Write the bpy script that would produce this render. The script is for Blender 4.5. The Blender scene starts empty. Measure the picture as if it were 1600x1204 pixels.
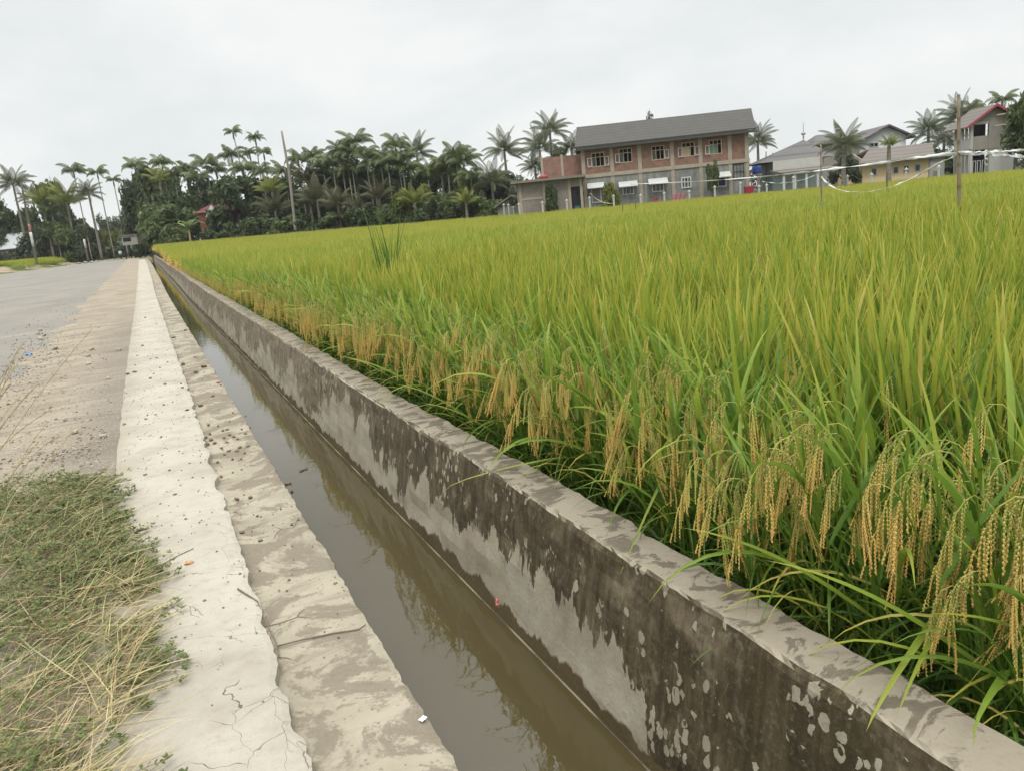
import bpy, math, random
import numpy as np
from mathutils import Matrix, Vector
random.seed(7); RNG = np.random.default_rng(11)
sc = bpy.context.scene
R = math.radians

# ------------------------------------------------------------------ camera
FOC, ROLL, VP, EYE = 1200.0, R(5.6), (217.0, 387.0), 1.10     # focal length in px of a 1600 px frame, roll, vanishing point of the canal, eye above wall top
_yh = VP[1]-(800-VP[0])*math.tan(ROLL)
PITCH = math.atan((602-_yh)*math.cos(ROLL)/FOC)
def _lvl(u, v):
    X, Y = u-800.0, 602.0-v
    a = X*math.cos(ROLL)+Y*math.sin(ROLL); b = -X*math.sin(ROLL)+Y*math.cos(ROLL)
    return np.array([a, FOC*math.cos(PITCH)+b*math.sin(PITCH), -FOC*math.sin(PITCH)+b*math.cos(PITCH)])
_d = _lvl(*VP); YAW = math.atan2(_d[0], _d[1]); _c, _s = math.cos(YAW), math.sin(YAW)
def ray(u, v):
    a, f, z = _lvl(u, v)
    return np.array([a*_c-f*_s, a*_s+f*_c, z])
RIGHT = np.array([_c, _s, 0.0]); FWD = np.array([-_s, _c, 0.0])     # level right / forward of the view
def at(u, v, D):                                                  # point seen at (u, v) at level depth D
    return ray(u, v)*(D/_lvl(u, v)[1])+np.array([0, 0, EYE])
def onz(u, v, z):                                                 # point seen at (u, v) lying at height z
    d = ray(u, v); return d*((z-EYE)/d[2])+np.array([0, 0, EYE])
cam = bpy.data.objects.new("camera", bpy.data.cameras.new("camera")); sc.collection.objects.link(cam)
_f = Vector(ray(800, 602)).normalized(); _r = Vector(ray(801, 602)-ray(800, 602)).normalized(); _u = _r.cross(_f)
cam.matrix_world = Matrix(((_r.x, _u.x, -_f.x, 0), (_r.y, _u.y, -_f.y, 0), (_r.z, _u.z, -_f.z, EYE), (0, 0, 0, 1)))
cam.data.sensor_width = 36; cam.data.lens = 36*FOC/1600; cam.data.clip_start = 0.05; cam.data.clip_end = 6000
sc.camera = cam
sc.view_settings.view_transform = 'Standard'; sc.view_settings.look = 'None'
sc.view_settings.exposure = 0.0; sc.view_settings.gamma = 1.0
sc.cycles.max_bounces = 6; sc.cycles.transparent_max_bounces = 8; sc.cycles.use_denoising = True

# ------------------------------------------------------------------ world and sun
SUN_EL, SUN_AZ = R(58), R(205)
w = bpy.data.worlds.new("World"); sc.world = w; w.use_nodes = True
nt = w.node_tree; nt.nodes.clear()
def wn(t, **k):
    n = nt.nodes.new(t)
    for a, b in k.items(): setattr(n, a, b)
    return n
tc = wn('ShaderNodeTexCoord'); sep = wn('ShaderNodeSeparateXYZ'); nt.links.new(tc.outputs['Generated'], sep.inputs[0])
mp = wn('ShaderNodeMapping'); mp.inputs['Scale'].default_value = (1.0, 1.0, 2.2); mp.inputs['Location'].default_value = (0.3, 0.1, 0.2)
nt.links.new(tc.outputs['Generated'], mp.inputs[0])
nz = wn('ShaderNodeTexNoise'); nz.inputs['Scale'].default_value = 2.8; nz.inputs['Detail'].default_value = 7; nz.inputs['Roughness'].default_value = 0.52
nz.inputs['Distortion'].default_value = 0.15; nt.links.new(mp.outputs[0], nz.inputs['Vector'])
cr = wn('ShaderNodeValToRGB'); nt.links.new(nz.outputs['Fac'], cr.inputs[0])
cr.color_ramp.elements[0].position = 0.40; cr.color_ramp.elements[0].color = (0.775, 0.805, 0.805, 1)
cr.color_ramp.elements[1].position = 0.60; cr.color_ramp.elements[1].color = (0.90, 0.91, 0.895, 1)
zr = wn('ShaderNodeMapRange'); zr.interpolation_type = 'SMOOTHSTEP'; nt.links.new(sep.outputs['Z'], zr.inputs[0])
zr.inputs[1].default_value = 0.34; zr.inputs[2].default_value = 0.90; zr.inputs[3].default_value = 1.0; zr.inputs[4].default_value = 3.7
sk = wn('ShaderNodeTexSky', sky_type='NISHITA', sun_disc=False, sun_elevation=SUN_EL, sun_rotation=SUN_AZ)
b1 = wn('ShaderNodeBackground'); b2 = wn('ShaderNodeBackground'); ad = wn('ShaderNodeAddShader'); ou = wn('ShaderNodeOutputWorld')
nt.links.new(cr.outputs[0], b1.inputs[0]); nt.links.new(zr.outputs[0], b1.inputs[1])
nt.links.new(sk.outputs[0], b2.inputs[0]); b2.inputs[1].default_value = 0.006
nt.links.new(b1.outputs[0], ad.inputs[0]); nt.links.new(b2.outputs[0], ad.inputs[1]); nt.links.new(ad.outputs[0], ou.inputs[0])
sun = bpy.data.objects.new("sun", bpy.data.lights.new("sun", 'SUN')); sc.collection.objects.link(sun)
sun.data.energy = 1.4; sun.data.angle = R(14); sun.data.color = (1.0, 0.95, 0.86)
sdir = Vector((math.sin(SUN_AZ)*math.cos(SUN_EL), math.cos(SUN_AZ)*math.cos(SUN_EL), math.sin(SUN_EL)))
sun.rotation_euler = sdir.to_track_quat('Z', 'Y').to_euler()

# ------------------------------------------------------------------ material helpers
class NM:
    def __init__(s, name):
        s.m = bpy.data.materials.new(name); s.m.use_nodes = True; s.t = s.m.node_tree; s.t.nodes.clear()
        s.out = s.t.nodes.new('ShaderNodeOutputMaterial'); s._co = None
    def n(s, t, **k):
        x = s.t.nodes.new(t)
        for a, b in k.items(): setattr(x, a, b)
        return x
    def put(s, sock, v):
        if hasattr(v, 'links'): s.t.links.new(v, sock)
        elif isinstance(v, (tuple, list)) and len(v) == 3 and sock.type == 'RGBA': sock.default_value = (*v, 1)
        else: sock.default_value = v
    def co(s):
        if s._co is None: s._co = s.n('ShaderNodeTexCoord').outputs['Object']
        return s._co
    def map(s, scale, loc=(0, 0, 0), rot=(0, 0, 0), v=None):
        x = s.n('ShaderNodeMapping'); s.put(x.inputs[0], v or s.co())
        x.inputs['Scale'].default_value = scale; x.inputs['Location'].default_value = loc; x.inputs['Rotation'].default_value = rot
        return x.outputs[0]
    def noise(s, scale, detail=4, rough=0.55, v=None, dist=0.0, col=False):
        x = s.n('ShaderNodeTexNoise'); s.put(x.inputs['Vector'], v or s.co())
        x.inputs['Scale'].default_value = scale; x.inputs['Detail'].default_value = detail; x.inputs['Roughness'].default_value = rough
        x.inputs['Distortion'].default_value = dist
        return x.outputs['Color' if col else 'Fac']
    def voro(s, scale, v=None, feature='F1', rnd=1.0, out='Distance'):
        x = s.n('ShaderNodeTexVoronoi', feature=feature); s.put(x.inputs['Vector'], v or s.co())
        x.inputs['Scale'].default_value = scale; x.inputs['Randomness'].default_value = rnd
        return x.outputs[out]
    def ramp(s, f, stops):
        x = s.n('ShaderNodeValToRGB'); s.put(x.inputs[0], f); e = x.color_ramp.elements
        while len(e) < len(stops): e.new(0.5)
        for i, (p, c) in enumerate(stops):
            e[i].position = p; e[i].color = (c, c, c, 1) if not isinstance(c, (tuple, list)) else (*c, 1)
        return x.outputs[0]
    def step(s, f, lo, hi, a=0.0, b=1.0):
        x = s.n('ShaderNodeMapRange', interpolation_type='SMOOTHSTEP'); s.put(x.inputs[0], f)
        for i, q in ((1, lo), (2, hi), (3, a), (4, b)): x.inputs[i].default_value = q
        return x.outputs[0]
    def math(s, op, a, b=0.0, c=0.0):
        x = s.n('ShaderNodeMath', operation=op); s.put(x.inputs[0], a); s.put(x.inputs[1], b); s.put(x.inputs[2], c)
        return x.outputs[0]
    def mix(s, f, a, b, mode='MIX'):
        x = s.n('ShaderNodeMix', data_type='RGBA', blend_type=mode); s.put(x.inputs[0], f)
        s.put(x.inputs[6], a); s.put(x.inputs[7], b)
        return x.outputs[2]
    def sepxyz(s, v=None):
        x = s.n('ShaderNodeSeparateXYZ'); s.put(x.inputs[0], v or s.co()); return x.outputs
    def attr(s, name): return s.n('ShaderNodeAttribute', attribute_name=name).outputs['Fac']
    def rnd(s): return s.n('ShaderNodeObjectInfo').outputs['Random']
    def bump(s, h, strength=0.3, dist=0.01):
        x = s.n('ShaderNodeBump'); s.put(x.inputs['Height'], h); x.inputs['Strength'].default_value = strength; x.inputs['Distance'].default_value = dist
        return x.outputs[0]
    def pbr(s, col, rough=0.8, normal=None, spec=0.3, metal=0.0, ior=1.45):
        x = s.n('ShaderNodeBsdfPrincipled'); s.put(x.inputs['Base Color'], col); s.put(x.inputs['Roughness'], rough)
        x.inputs['Specular IOR Level'].default_value = spec; x.inputs['Metallic'].default_value = metal; x.inputs['IOR'].default_value = ior
        if normal is not None: s.put(x.inputs['Normal'], normal)
        return x.outputs[0]
    def end(s, sh): s.t.links.new(sh, s.out.inputs[0]); return s.m
    def leaf(s, col, trans=0.35, rough=0.5, spec=0.25, tcol=None):
        p = s.pbr(col, rough, spec=spec); t = s.n('ShaderNodeBsdfTranslucent'); s.put(t.inputs[0], tcol if tcol is not None else col)
        x = s.n('ShaderNodeMixShader'); x.inputs[0].default_value = trans
        s.t.links.new(p, x.inputs[1]); s.t.links.new(t.outputs[0], x.inputs[2]); return s.end(x.outputs[0])
def plain(name, col, rough=0.7, var=0.12, scale=6.0, spec=0.3, metal=0.0):
    k = NM(name); f = k.noise(scale, 5)
    c = k.mix(f, tuple(x*(1-var*1.6) for x in col), tuple(min(1, x*(1+var*1.2)) for x in col))
    return k.end(k.pbr(c, rough, spec=spec, metal=metal))

# ------------------------------------------------------------------ mesh helpers
class MB:
    def __init__(s): s.v = []; s.f = []; s.n = 0; s.al = []; s.rn = []; s.mi = []
    def add(s, V, F, al=None, rn=0.5, mi=0):
        V = np.asarray(V, float); s.v.append(V)
        s.f.extend([tuple(i+s.n for i in f) for f in F]); s.mi.extend([mi]*len(F)); s.n += len(V)
        s.al.append(np.zeros(len(V)) if al is None else np.asarray(al, float)); s.rn.append(np.full(len(V), rn))
    def mesh(s, name, mats, smooth=False, attrs=False):
        m = bpy.data.meshes.new(name); V = np.concatenate(s.v)
        m.from_pydata(V.tolist(), [], s.f)
        for x in (mats if isinstance(mats, (list, tuple)) else [mats]): m.materials.append(x)
        if any(s.mi): m.polygons.foreach_set('material_index', s.mi)
        if smooth: m.polygons.foreach_set('use_smooth', [True]*len(m.polygons))
        if attrs:
            for nm, arr in (('along', s.al), ('rnd', s.rn)):
                a = m.attributes.new(nm, 'FLOAT', 'POINT'); a.data.foreach_set('value', np.concatenate(arr).astype(np.float32))
        m.update(); return m
    def build(s, name, mats, parent=None, smooth=False, attrs=False):
        return link(name, s.mesh(name, mats, smooth, attrs), parent)
    def box(s, x0, x1, y0, y1, z0, z1, mi=0):
        V = [(x, y, z) for z in (z0, z1) for y in (y0, y1) for x in (x0, x1)]
        s.add(V, [(0, 2, 3, 1), (4, 5, 7, 6), (0, 1, 5, 4), (2, 6, 7, 3), (0, 4, 6, 2), (1, 3, 7, 5)], mi=mi)
    def tube(s, pts, rad, k=6, al=None, rn=0.5, cap=True, mi=0):
        P = np.asarray(pts, float); n = len(P); rad = np.broadcast_to(np.asarray(rad, float), (n,))
        T = np.gradient(P, axis=0); T /= np.linalg.norm(T, axis=1)[:, None]+1e-9
        ref = np.array([0, 0, 1.0]) if abs(T[0][2]) < 0.9 else np.array([1.0, 0, 0])
        V = []
        for i in range(n):
            a = np.cross(ref, T[i]); a /= np.linalg.norm(a)+1e-9; b = np.cross(T[i], a)
            for j in range(k):
                q = 2*math.pi*j/k; V.append(P[i]+rad[i]*(math.cos(q)*a+math.sin(q)*b))
        F = [(i*k+j, i*k+(j+1) % k, (i+1)*k+(j+1) % k, (i+1)*k+j) for i in range(n-1) for j in range(k)]
        if cap: F += [tuple(range(k-1, -1, -1)), tuple((n-1)*k+j for j in range(k))]
        A = None if al is None else np.repeat(np.broadcast_to(np.asarray(al, float), (n,)), k)
        s.add(V, F, A, rn, mi)
    def prism(s, poly, y0, y1, mi=0):                              # polygon in x, z pushed from y0 to y1
        n = len(poly); V = [(x, y0, z) for x, z in poly]+[(x, y1, z) for x, z in poly]
        s.add(V, [tuple(range(n)), tuple(range(2*n-1, n-1, -1))]+[(i, i+n, (i+1) % n+n, (i+1) % n) for i in range(n)], mi=mi)
def link(name, data, parent=None):
    o = bpy.data.objects.new(name, data); sc.collection.objects.link(o)
    if parent is not None: o.parent = parent
    return o
def tag(o, label=None, cat=None, group=None, kind=None):
    for k, v in (('label', label), ('category', cat), ('group', group), ('kind', kind)):
        if v: o[k] = v
    return o
def thing(name, label, cat, loc=(0, 0, 0), rz=0.0, group=None):
    o = link(name, None); o.location = loc; o.rotation_euler = (0, 0, rz); o.empty_display_size = 0.1
    return tag(o, label, cat, group)
def grid(X, Y, Z):
    ny, nx = X.shape; V = np.stack([X, Y, Z], -1).reshape(-1, 3)
    F = [(j*nx+i, j*nx+i+1, (j+1)*nx+i+1, (j+1)*nx+i) for j in range(ny-1) for i in range(nx-1)]
    return V, F
_ph = RNG.uniform(0, 6.28, 64)
def wob(t, f, seed=0, oct=4):                                      # smooth 1-D noise, about -1..1
    t = np.asarray(t, float); r = 0*t
    for o in range(oct):
        for q in (1.0, 1.618): r = r+np.sin(t*f*q*2.03**o*6.283/1.3+_ph[(seed*7+o*3+int(q*2)) % 64])*0.55**o
    return r/2.4
def sm(a, b, x): t = np.clip((np.asarray(x, float)-a)/(b-a), 0, 1); return t*t*(3-2*t)

# ------------------------------------------------------------------ lie of the land
ZS, ZL, ZW, ZP = -0.30, -0.345, -0.58, -0.46                        # strip, ledge, water, paddy soil (wall top is 0)
CANAL_END = 103.0
bend = lambda y: 0.11*sm(22, 45, y)+0.10*sm(45, 70, y)
xT = lambda y: 1.195+bend(y)
xB = lambda y: 1.375+0.012*wob(y, 0.25, 3)+bend(y)
xW = lambda y: 1.100+bend(y)
xL = lambda y: 0.528+bend(y)
xS = lambda y: 0.175+0.02*sm(3, 9, y)+bend(y)*0.9
xD = lambda y: -0.40+0.06*sm(8, 25, y)+bend(y)*0.3
rl0 = lambda y: -14.6-0.6*sm(20, 80, y)+6.5*sm(92, 127, y)
def gz(x, y):                                                       # ground height
    x = np.asarray(x, float); y = np.asarray(y, float)
    d = np.hypot(x, y); az = np.degrees(np.arctan2(x, np.maximum(y, 1e-3)))
    rise = 0.68*sm(35, 105, d)*np.clip(1.05-az/46.0, 0.0, 1)
    right = ZP+rise
    left = -0.335+0.72*sm(0.8, 4.0, rl0(y)-x)*sm(55, 90, y)
    z = np.where(x > 1.3+bend(y), right, left)
    return z

# ------------------------------------------------------------------ concrete, dirt, asphalt, water
def m_wall():
    k = NM('stained concrete wall'); x, y, z = k.sepxyz()[:3]
    n_low = k.noise(1.0, 3, v=k.map((0.0, 0.75, 0.12), (3.1, 0.35, 0)))
    n_mid = k.noise(1.0, 5, 0.62, v=k.map((0, 7.0, 2.6)), dist=0.4)
    n_fin = k.noise(1.0, 4, 0.6, v=k.map((0, 38, 11)), dist=0.6)
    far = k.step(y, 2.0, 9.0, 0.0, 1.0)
    b = k.math('ADD', k.math('MULTIPLY', k.math('SUBTRACT', n_low, 0.5), 1.35), k.math('MULTIPLY', k.math('SUBTRACT', n_mid, 0.5), 0.62))
    b = k.math('ADD', b, k.math('MULTIPLY', k.math('SUBTRACT', n_fin, 0.5), 0.16))
    b = k.math('SUBTRACT', b, k.step(k.math('ADD', y, k.math('MULTIPLY', n_mid, 0.5)), 1.3, 2.3, 0.42, 0.0)); b = k.math('ADD', b, -0.315)                                    # mean height of the lower edge of the stain
    dark = k.step(k.math('SUBTRACT', z, b), -0.012, 0.012)
    wv_ = k.mix(0.022, k.co(), k.noise(38, 3, col=True)); bv = k.map((0.0, 36, 24), v=wv_)
    blob = k.voro(1.0, v=bv); cell = k.voro(1.0, v=bv, out='Color')
    pick = k.step(k.math('ADD', k.math('MULTIPLY', k.sepxyz(cell)[0], 0.30), k.math('MULTIPLY', k.noise(1.0, 4, 0.65, v=k.map((0, 4.2, 3.6), (0, 5, 2))), 1.5)), 1.05, 1.06)
    spot = k.math('MULTIPLY', k.step(k.math('ADD', blob, k.math('MULTIPLY', k.sepxyz(cell)[1], 0.20)), 0.58, 0.63, 1, 0), pick)
    dark = k.math('MULTIPLY', dark, k.math('SUBTRACT', 1.0, spot))
    streak = k.noise(1.0, 5, 0.65, v=k.map((1, 30, 3.0)))
    grain = k.noise(60, 4, 0.6)
    big = k.noise(2.4, 4, 0.6)
    cd = k.ramp(k.math('ADD', k.math('MULTIPLY', streak, 0.6), k.math('MULTIPLY', k.noise(1.0, 6, 0.65, v=k.map((1, 5, 4.5), (0, 1, 1))), 0.4)), [(0.34, (0.018, 0.013, 0.006)), (0.50, (0.047, 0.035, 0.018)), (0.60, (0.082, 0.063, 0.036)), (0.72, (0.15, 0.120, 0.075))])
    cd = k.mix(k.math('MULTIPLY', k.step(big, 0.45, 0.7), 0.55), cd, (0.042, 0.036, 0.014))
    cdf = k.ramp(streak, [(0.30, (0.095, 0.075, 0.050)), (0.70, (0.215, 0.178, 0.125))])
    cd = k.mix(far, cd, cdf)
    cp = k.ramp(k.noise(5.0, 6, 0.65), [(0.30, (0.19, 0.162, 0.112)), (0.55, (0.265, 0.236, 0.178)), (0.75, (0.31, 0.29, 0.24))])
    cp = k.mix(k.math('MULTIPLY', k.step(n_mid, 0.5, 0.8), 0.5), cp, (0.24, 0.20, 0.13))
    tan_ = k.noise(1.0, 6, 0.65, v=k.map((0, 2.2, 2.6), (0, 7, 3)), dist=0.5)
    cd = k.mix(k.math('MULTIPLY', k.step(tan_, 0.48, 0.68, 0, 0.62), k.step(z, -0.42, -0.05)), cd, k.mix(streak, (0.115, 0.088, 0.052), (0.225, 0.185, 0.120)))
    cd = k.mix(k.step(k.noise(45, 5, 0.75), 0.52, 0.68, 0, 0.5), cd, (0.15, 0.128, 0.095)); cd = k.mix(k.step(k.noise(7, 6, 0.7), 0.50, 0.64, 0, 0.6), cd, (0.030, 0.022, 0.012)); cd = k.mix(k.step(k.noise(1.0, 6, 0.7, v=k.map((0, 9, 7), (0, 3, 9))), 0.54, 0.68, 0, 0.5), cd, (0.21, 0.178, 0.125))
    t2 = k.voro(1.0, v=k.map((0.0, 74, 40), v=wv_)); t2c = k.voro(1.0, v=k.map((0.0, 74, 40), v=wv_), out='Color')
    tiny = k.math('MULTIPLY', k.step(t2, 0.34, 0.42, 1, 0), k.step(k.math('ADD', k.math('MULTIPLY', k.sepxyz(t2c)[0], 0.5), k.noise(1.0, 3, v=k.map((0, 3.0, 3.0), (0, 8, 8)))), 1.07, 1.09))
    dark = k.math('MULTIPLY', dark, k.math('SUBTRACT', 1.0, tiny)); col = k.mix(dark, cp, cd)
    band = k.math('ADD', k.math('MULTIPLY', k.math('SUBTRACT', k.noise(1.0, 4, 0.6, v=k.map((0, 5.5, 1.2), (0, 2, 0))), 0.5), 0.22), -0.520)
    wet = k.step(k.math('SUBTRACT', z, band), -0.006, 0.010, 1.0, 0.0)
    col = k.mix(wet, col, k.mix(grain, (0.045, 0.032, 0.015), (0.10, 0.075, 0.035)))
    col = k.mix(k.step(z, -0.5755, -0.5745, 1.0, 0.0), col, k.mix(k.step(k.noise(1.0, 4, v=k.map((0, 3, 0))), 0.4, 0.6), (0.07, 0.055, 0.035), (0.20, 0.17, 0.12)))     # lime line left at the water level
    # top of the wall
    geo = k.n('ShaderNodeNewGeometry'); nz_ = k.sepxyz(geo.outputs['Normal'])[2]; top = k.math('MULTIPLY', k.step(nz_, 0.75, 0.9), k.step(z, -0.3, -0.2))
    tn = k.noise(1.0, 6, 0.66, v=k.map((5.0, 8.5, 1), (2, 0, 0)), dist=1.2)
    ct = k.mix(k.step(tn, 0.50, 0.54), k.mix(grain, (0.195, 0.168, 0.125), (0.265, 0.232, 0.178)), k.mix(k.noise(22, 5, 0.7), (0.07, 0.058, 0.042), (0.16, 0.135, 0.10)))
    edge = k.step(k.math('SUBTRACT', x, k.math('MULTIPLY', grain, 0.05)), 1.16, 1.20, 1.0, 0.0)
    ct = k.mix(k.math('MULTIPLY', edge, k.step(y, 20, 30, 0.8, 0.0)), ct, (0.31, 0.275, 0.21))
    col = k.mix(top, col, ct)
    col = k.mix(k.math('MULTIPLY', k.step(grain, 0.55, 0.75), 0.35), col, (0.08, 0.065, 0.045))
    h = k.math('ADD', grain, k.math('MULTIPLY', spot, 0.4)); h = k.math('ADD', h, k.math('MULTIPLY', k.math('SUBTRACT', 1.0, dark), 0.8))
    return k.end(k.pbr(col, 0.85, k.bump(h, 0.45, 0.006), spec=0.25))
def m_strip():
    k = NM('cream concrete screed'); x, y, z = k.sepxyz()[:3]
    wv = k.noise(1.4, 3, col=True); wc = k.mix(0.16, k.co(), k.noise(3.2, 4, col=True))
    c = k.ramp(k.noise(2.2, 6, 0.62), [(0.3, (0.29, 0.264, 0.218)), (0.5, (0.345, 0.318, 0.265)), (0.7, (0.375, 0.348, 0.292))])
    st = k.noise(1.0, 8, 0.72, v=k.map((3.0, 3.6, 1)), dist=0.3)
    c = k.mix(k.step(st, 0.52, 0.70, 0, 0.5), c, (0.23, 0.205, 0.16)); fg = k.noise(120, 3, 0.7); c = k.mix(k.step(fg, 0.50, 0.75, 0, 0.35), c, (0.20, 0.175, 0.135)); c = k.mix(k.step(k.noise(14, 8, 0.75), 0.50, 0.68, 0, 0.45), c, (0.24, 0.205, 0.155))
    st2 = k.noise(1.0, 6, 0.7, v=k.map((1.5, 2.2, 1), (4, 1, 0)))
    farm = k.step(y, 3.5, 9.0, 0.25, 0.85)
    c = k.mix(k.math('MULTIPLY', k.step(st2, 0.54, 0.72), farm), c, (0.25, 0.215, 0.16))
    e = k.voro(4.2, v=wc, feature='DISTANCE_TO_EDGE'); e2 = k.voro(1.0, v=k.map((9.0, 5.4, 1), v=wc), feature='DISTANCE_TO_EDGE')
    g1 = k.step(k.noise(5.5, 2, v=k.map((1, 1, 1), (7, 3, 0))), 0.47, 0.55); near = k.step(y, 3.6, 4.6, 1.0, 0.0)
    ck = k.math('MULTIPLY', k.step(e, 0.0015, 0.006, 1, 0), k.math('MULTIPLY', g1, near))
    g2 = k.step(k.noise(3.0, 2, v=k.map((1, 1, 1), (1, 9, 0))), 0.52, 0.58)
    ck = k.math('MAXIMUM', ck, k.math('MULTIPLY', k.step(e2, 0.002, 0.008, 0.8, 0), k.math('MULTIPLY', g2, near)))
    c = k.mix(ck, c, (0.11, 0.085, 0.06))
    dw = k.math('ADD', x, k.math('MULTIPLY', k.noise(2.6, 6, 0.7), 0.55)); c = k.mix(k.step(dw, -0.22, 0.10, 0.75, 0.0), c, (0.245, 0.21, 0.16))
    gp = k.noise(1.1, 7, 0.7, v=k.map((1, 1, 1), (11, 2, 0))); c = k.mix(k.step(gp, 0.50, 0.66, 0, 0.5), c, (0.26, 0.24, 0.20))
    sp = k.voro(42, rnd=1.0); spm = k.step(k.noise(1.7, 3), 0.52, 0.66)
    c = k.mix(k.math('MULTIPLY', k.step(sp, 0.10, 0.17, 0.8, 0), spm), c, (0.14, 0.11, 0.075))
    h = k.math('SUBTRACT', k.math('MULTIPLY', k.noise(70, 5, 0.7), 0.5), ck)
    return k.end(k.pbr(c, 0.92, k.bump(h, 0.25, 0.002), spec=0.15))
def m_ledge():
    k = NM('lichen stained concrete ledge'); x, y, z = k.sepxyz()[:3]
    c = k.ramp(k.noise(4.0, 6, 0.65), [(0.3, (0.23, 0.203, 0.152)), (0.6, (0.305, 0.272, 0.21))])
    a = k.noise(1.0, 7, 0.68, v=k.map((3.6, 3.0, 1), (0.7, 0.2, 0)), dist=0.6); f = k.noise(70, 4, 0.7)
    pat = k.step(k.math('ADD', k.math('ADD', a, 0.02), k.math('MULTIPLY', k.math('SUBTRACT', f, 0.5), 0.16)), 0.50, 0.56)
    c = k.mix(k.math('MULTIPLY', pat, 0.85), c, k.mix(f, (0.10, 0.083, 0.06), (0.215, 0.185, 0.14)))
    s2 = k.noise(1.0, 5, 0.65, v=k.map((2.5, 8, 1)), dist=1.0)
    c = k.mix(k.step(s2, 0.50, 0.7, 0, 0.65), c, (0.17, 0.14, 0.105))
    sp = k.voro(30); c = k.mix(k.step(sp, 0.12, 0.2, 0.7, 0.0), c, (0.16, 0.125, 0.085))
    c = k.mix(k.step(z, -0.42, -0.36, 0.75, 0.0), c, (0.12, 0.095, 0.06))
    e = k.voro(2.4, v=k.mix(0.12, k.co(), k.noise(2.5, 3, col=True)), feature='DISTANCE_TO_EDGE')
    ck = k.math('MULTIPLY', k.step(e, 0.002, 0.007, 1, 0), k.step(k.noise(1.3, 2, v=k.map((1, 1, 1), (3, 3, 0))), 0.56, 0.62))
    c = k.mix(ck, c, (0.10, 0.08, 0.055))
    return k.end(k.pbr(c, 0.92, k.bump(k.math('SUBTRACT', k.noise(45, 5, 0.7), ck), 0.5, 0.006), spec=0.2))
def m_dirt():
    k = NM('trodden sandy shoulder'); x, y, z = k.sepxyz()[:3]
    c = k.ramp(k.noise(1.6, 7, 0.66), [(0.28, (0.185, 0.155, 0.115)), (0.5, (0.25, 0.212, 0.160)), (0.72, (0.32, 0.277, 0.215))])
    s = k.noise(1.0, 6, 0.65, v=k.map((0.9, 4.2, 1), (0, 3, 0)), dist=0.8)
    c = k.mix(k.step(s, 0.48, 0.66, 0, 0.75), c, (0.155, 0.135, 0.11))
    c = k.mix(k.math('MULTIPLY', k.step(k.math('ADD', x, k.math('MULTIPLY', k.noise(1.5, 5), 0.5)), -0.75, -0.2, 0, 0.6), k.step(y, 12, 25, 1, 0)), c, (0.15, 0.13, 0.108))
    p = k.voro(36); c = k.mix(k.step(p, 0.15, 0.25, 0.6, 0), c, (0.50, 0.45, 0.36))
    p2 = k.voro(23, v=k.map((1, 1, 1), (5, 2, 0))); c = k.mix(k.math('MULTIPLY', k.step(p2, 0.10, 0.18, 0.8, 0), k.step(k.noise(1.1), 0.5, 0.6)), c, (0.13, 0.11, 0.085))
    return k.end(k.pbr(c, 0.95, k.bump(k.math('ADD', k.noise(26, 6, 0.7), k.math('MULTIPLY', k.noise(4, 4), 2.0)), 0.6, 0.02), spec=0.15))
def m_road():
    k = NM('dusty old asphalt'); x, y, z = k.sepxyz()[:3]
    c = k.ramp(k.noise(0.5, 6, 0.62, v=k.map((1, 0.5, 1))), [(0.3, (0.165, 0.150, 0.127)), (0.7, (0.225, 0.205, 0.173))])
    c = k.mix(k.math('MULTIPLY', k.noise(90, 3, 0.7), 0.35), c, (0.16, 0.155, 0.15))
    s = k.noise(1.0, 5, 0.6, v=k.map((0.35, 1.6, 1), (2, 0, 0)), dist=0.7); c = k.mix(k.step(s, 0.54, 0.72, 0, 0.6), c, (0.29, 0.26, 0.215))
    return k.end(k.pbr(c, 0.9, k.bump(k.noise(60, 4, 0.7), 0.4, 0.006), spec=0.2))
def m_ground():
    k = NM('earth and low growth'); x, y, z = k.sepxyz()[:3]
    dirt = k.ramp(k.noise(0.9, 6, 0.65), [(0.3, (0.17, 0.13, 0.085)), (0.7, (0.34, 0.275, 0.19))])
    grn = k.ramp(k.noise(3.5, 6, 0.7), [(0.3, (0.035, 0.055, 0.015)), (0.7, (0.095, 0.12, 0.03))])
    mud = k.ramp(k.noise(4, 6, 0.65), [(0.3, (0.022, 0.017, 0.010)), (0.7, (0.055, 0.043, 0.026))])
    m = k.step(k.noise(0.25, 5, 0.6), 0.42, 0.56); c = k.mix(m, dirt, grn)
    c = k.mix(k.step(x, 1.2, 1.3), c, mud)
    return k.end(k.pbr(c, 0.95, k.bump(k.noise(12, 6, 0.7), 0.6, 0.03), spec=0.15))
def m_water():
    k = NM('murky canal water'); y = k.sepxyz()[1]
    c = k.mix(k.noise(0.7, 3), (0.048, 0.037, 0.015), (0.063, 0.051, 0.025))
    h = k.math('ADD', k.noise(5, 3), k.math('MULTIPLY', k.noise(26, 2), 0.15))
    return k.end(k.pbr(c, 0.025, k.bump(h, 0.05, 0.02), spec=0.5, ior=1.5))
MWALL, MSTRIP, MLEDGE, MDIRT, MROAD, MGROUND, MWATER = m_wall(), m_strip(), m_ledge(), m_dirt(), m_road(), m_ground(), m_water()

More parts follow.
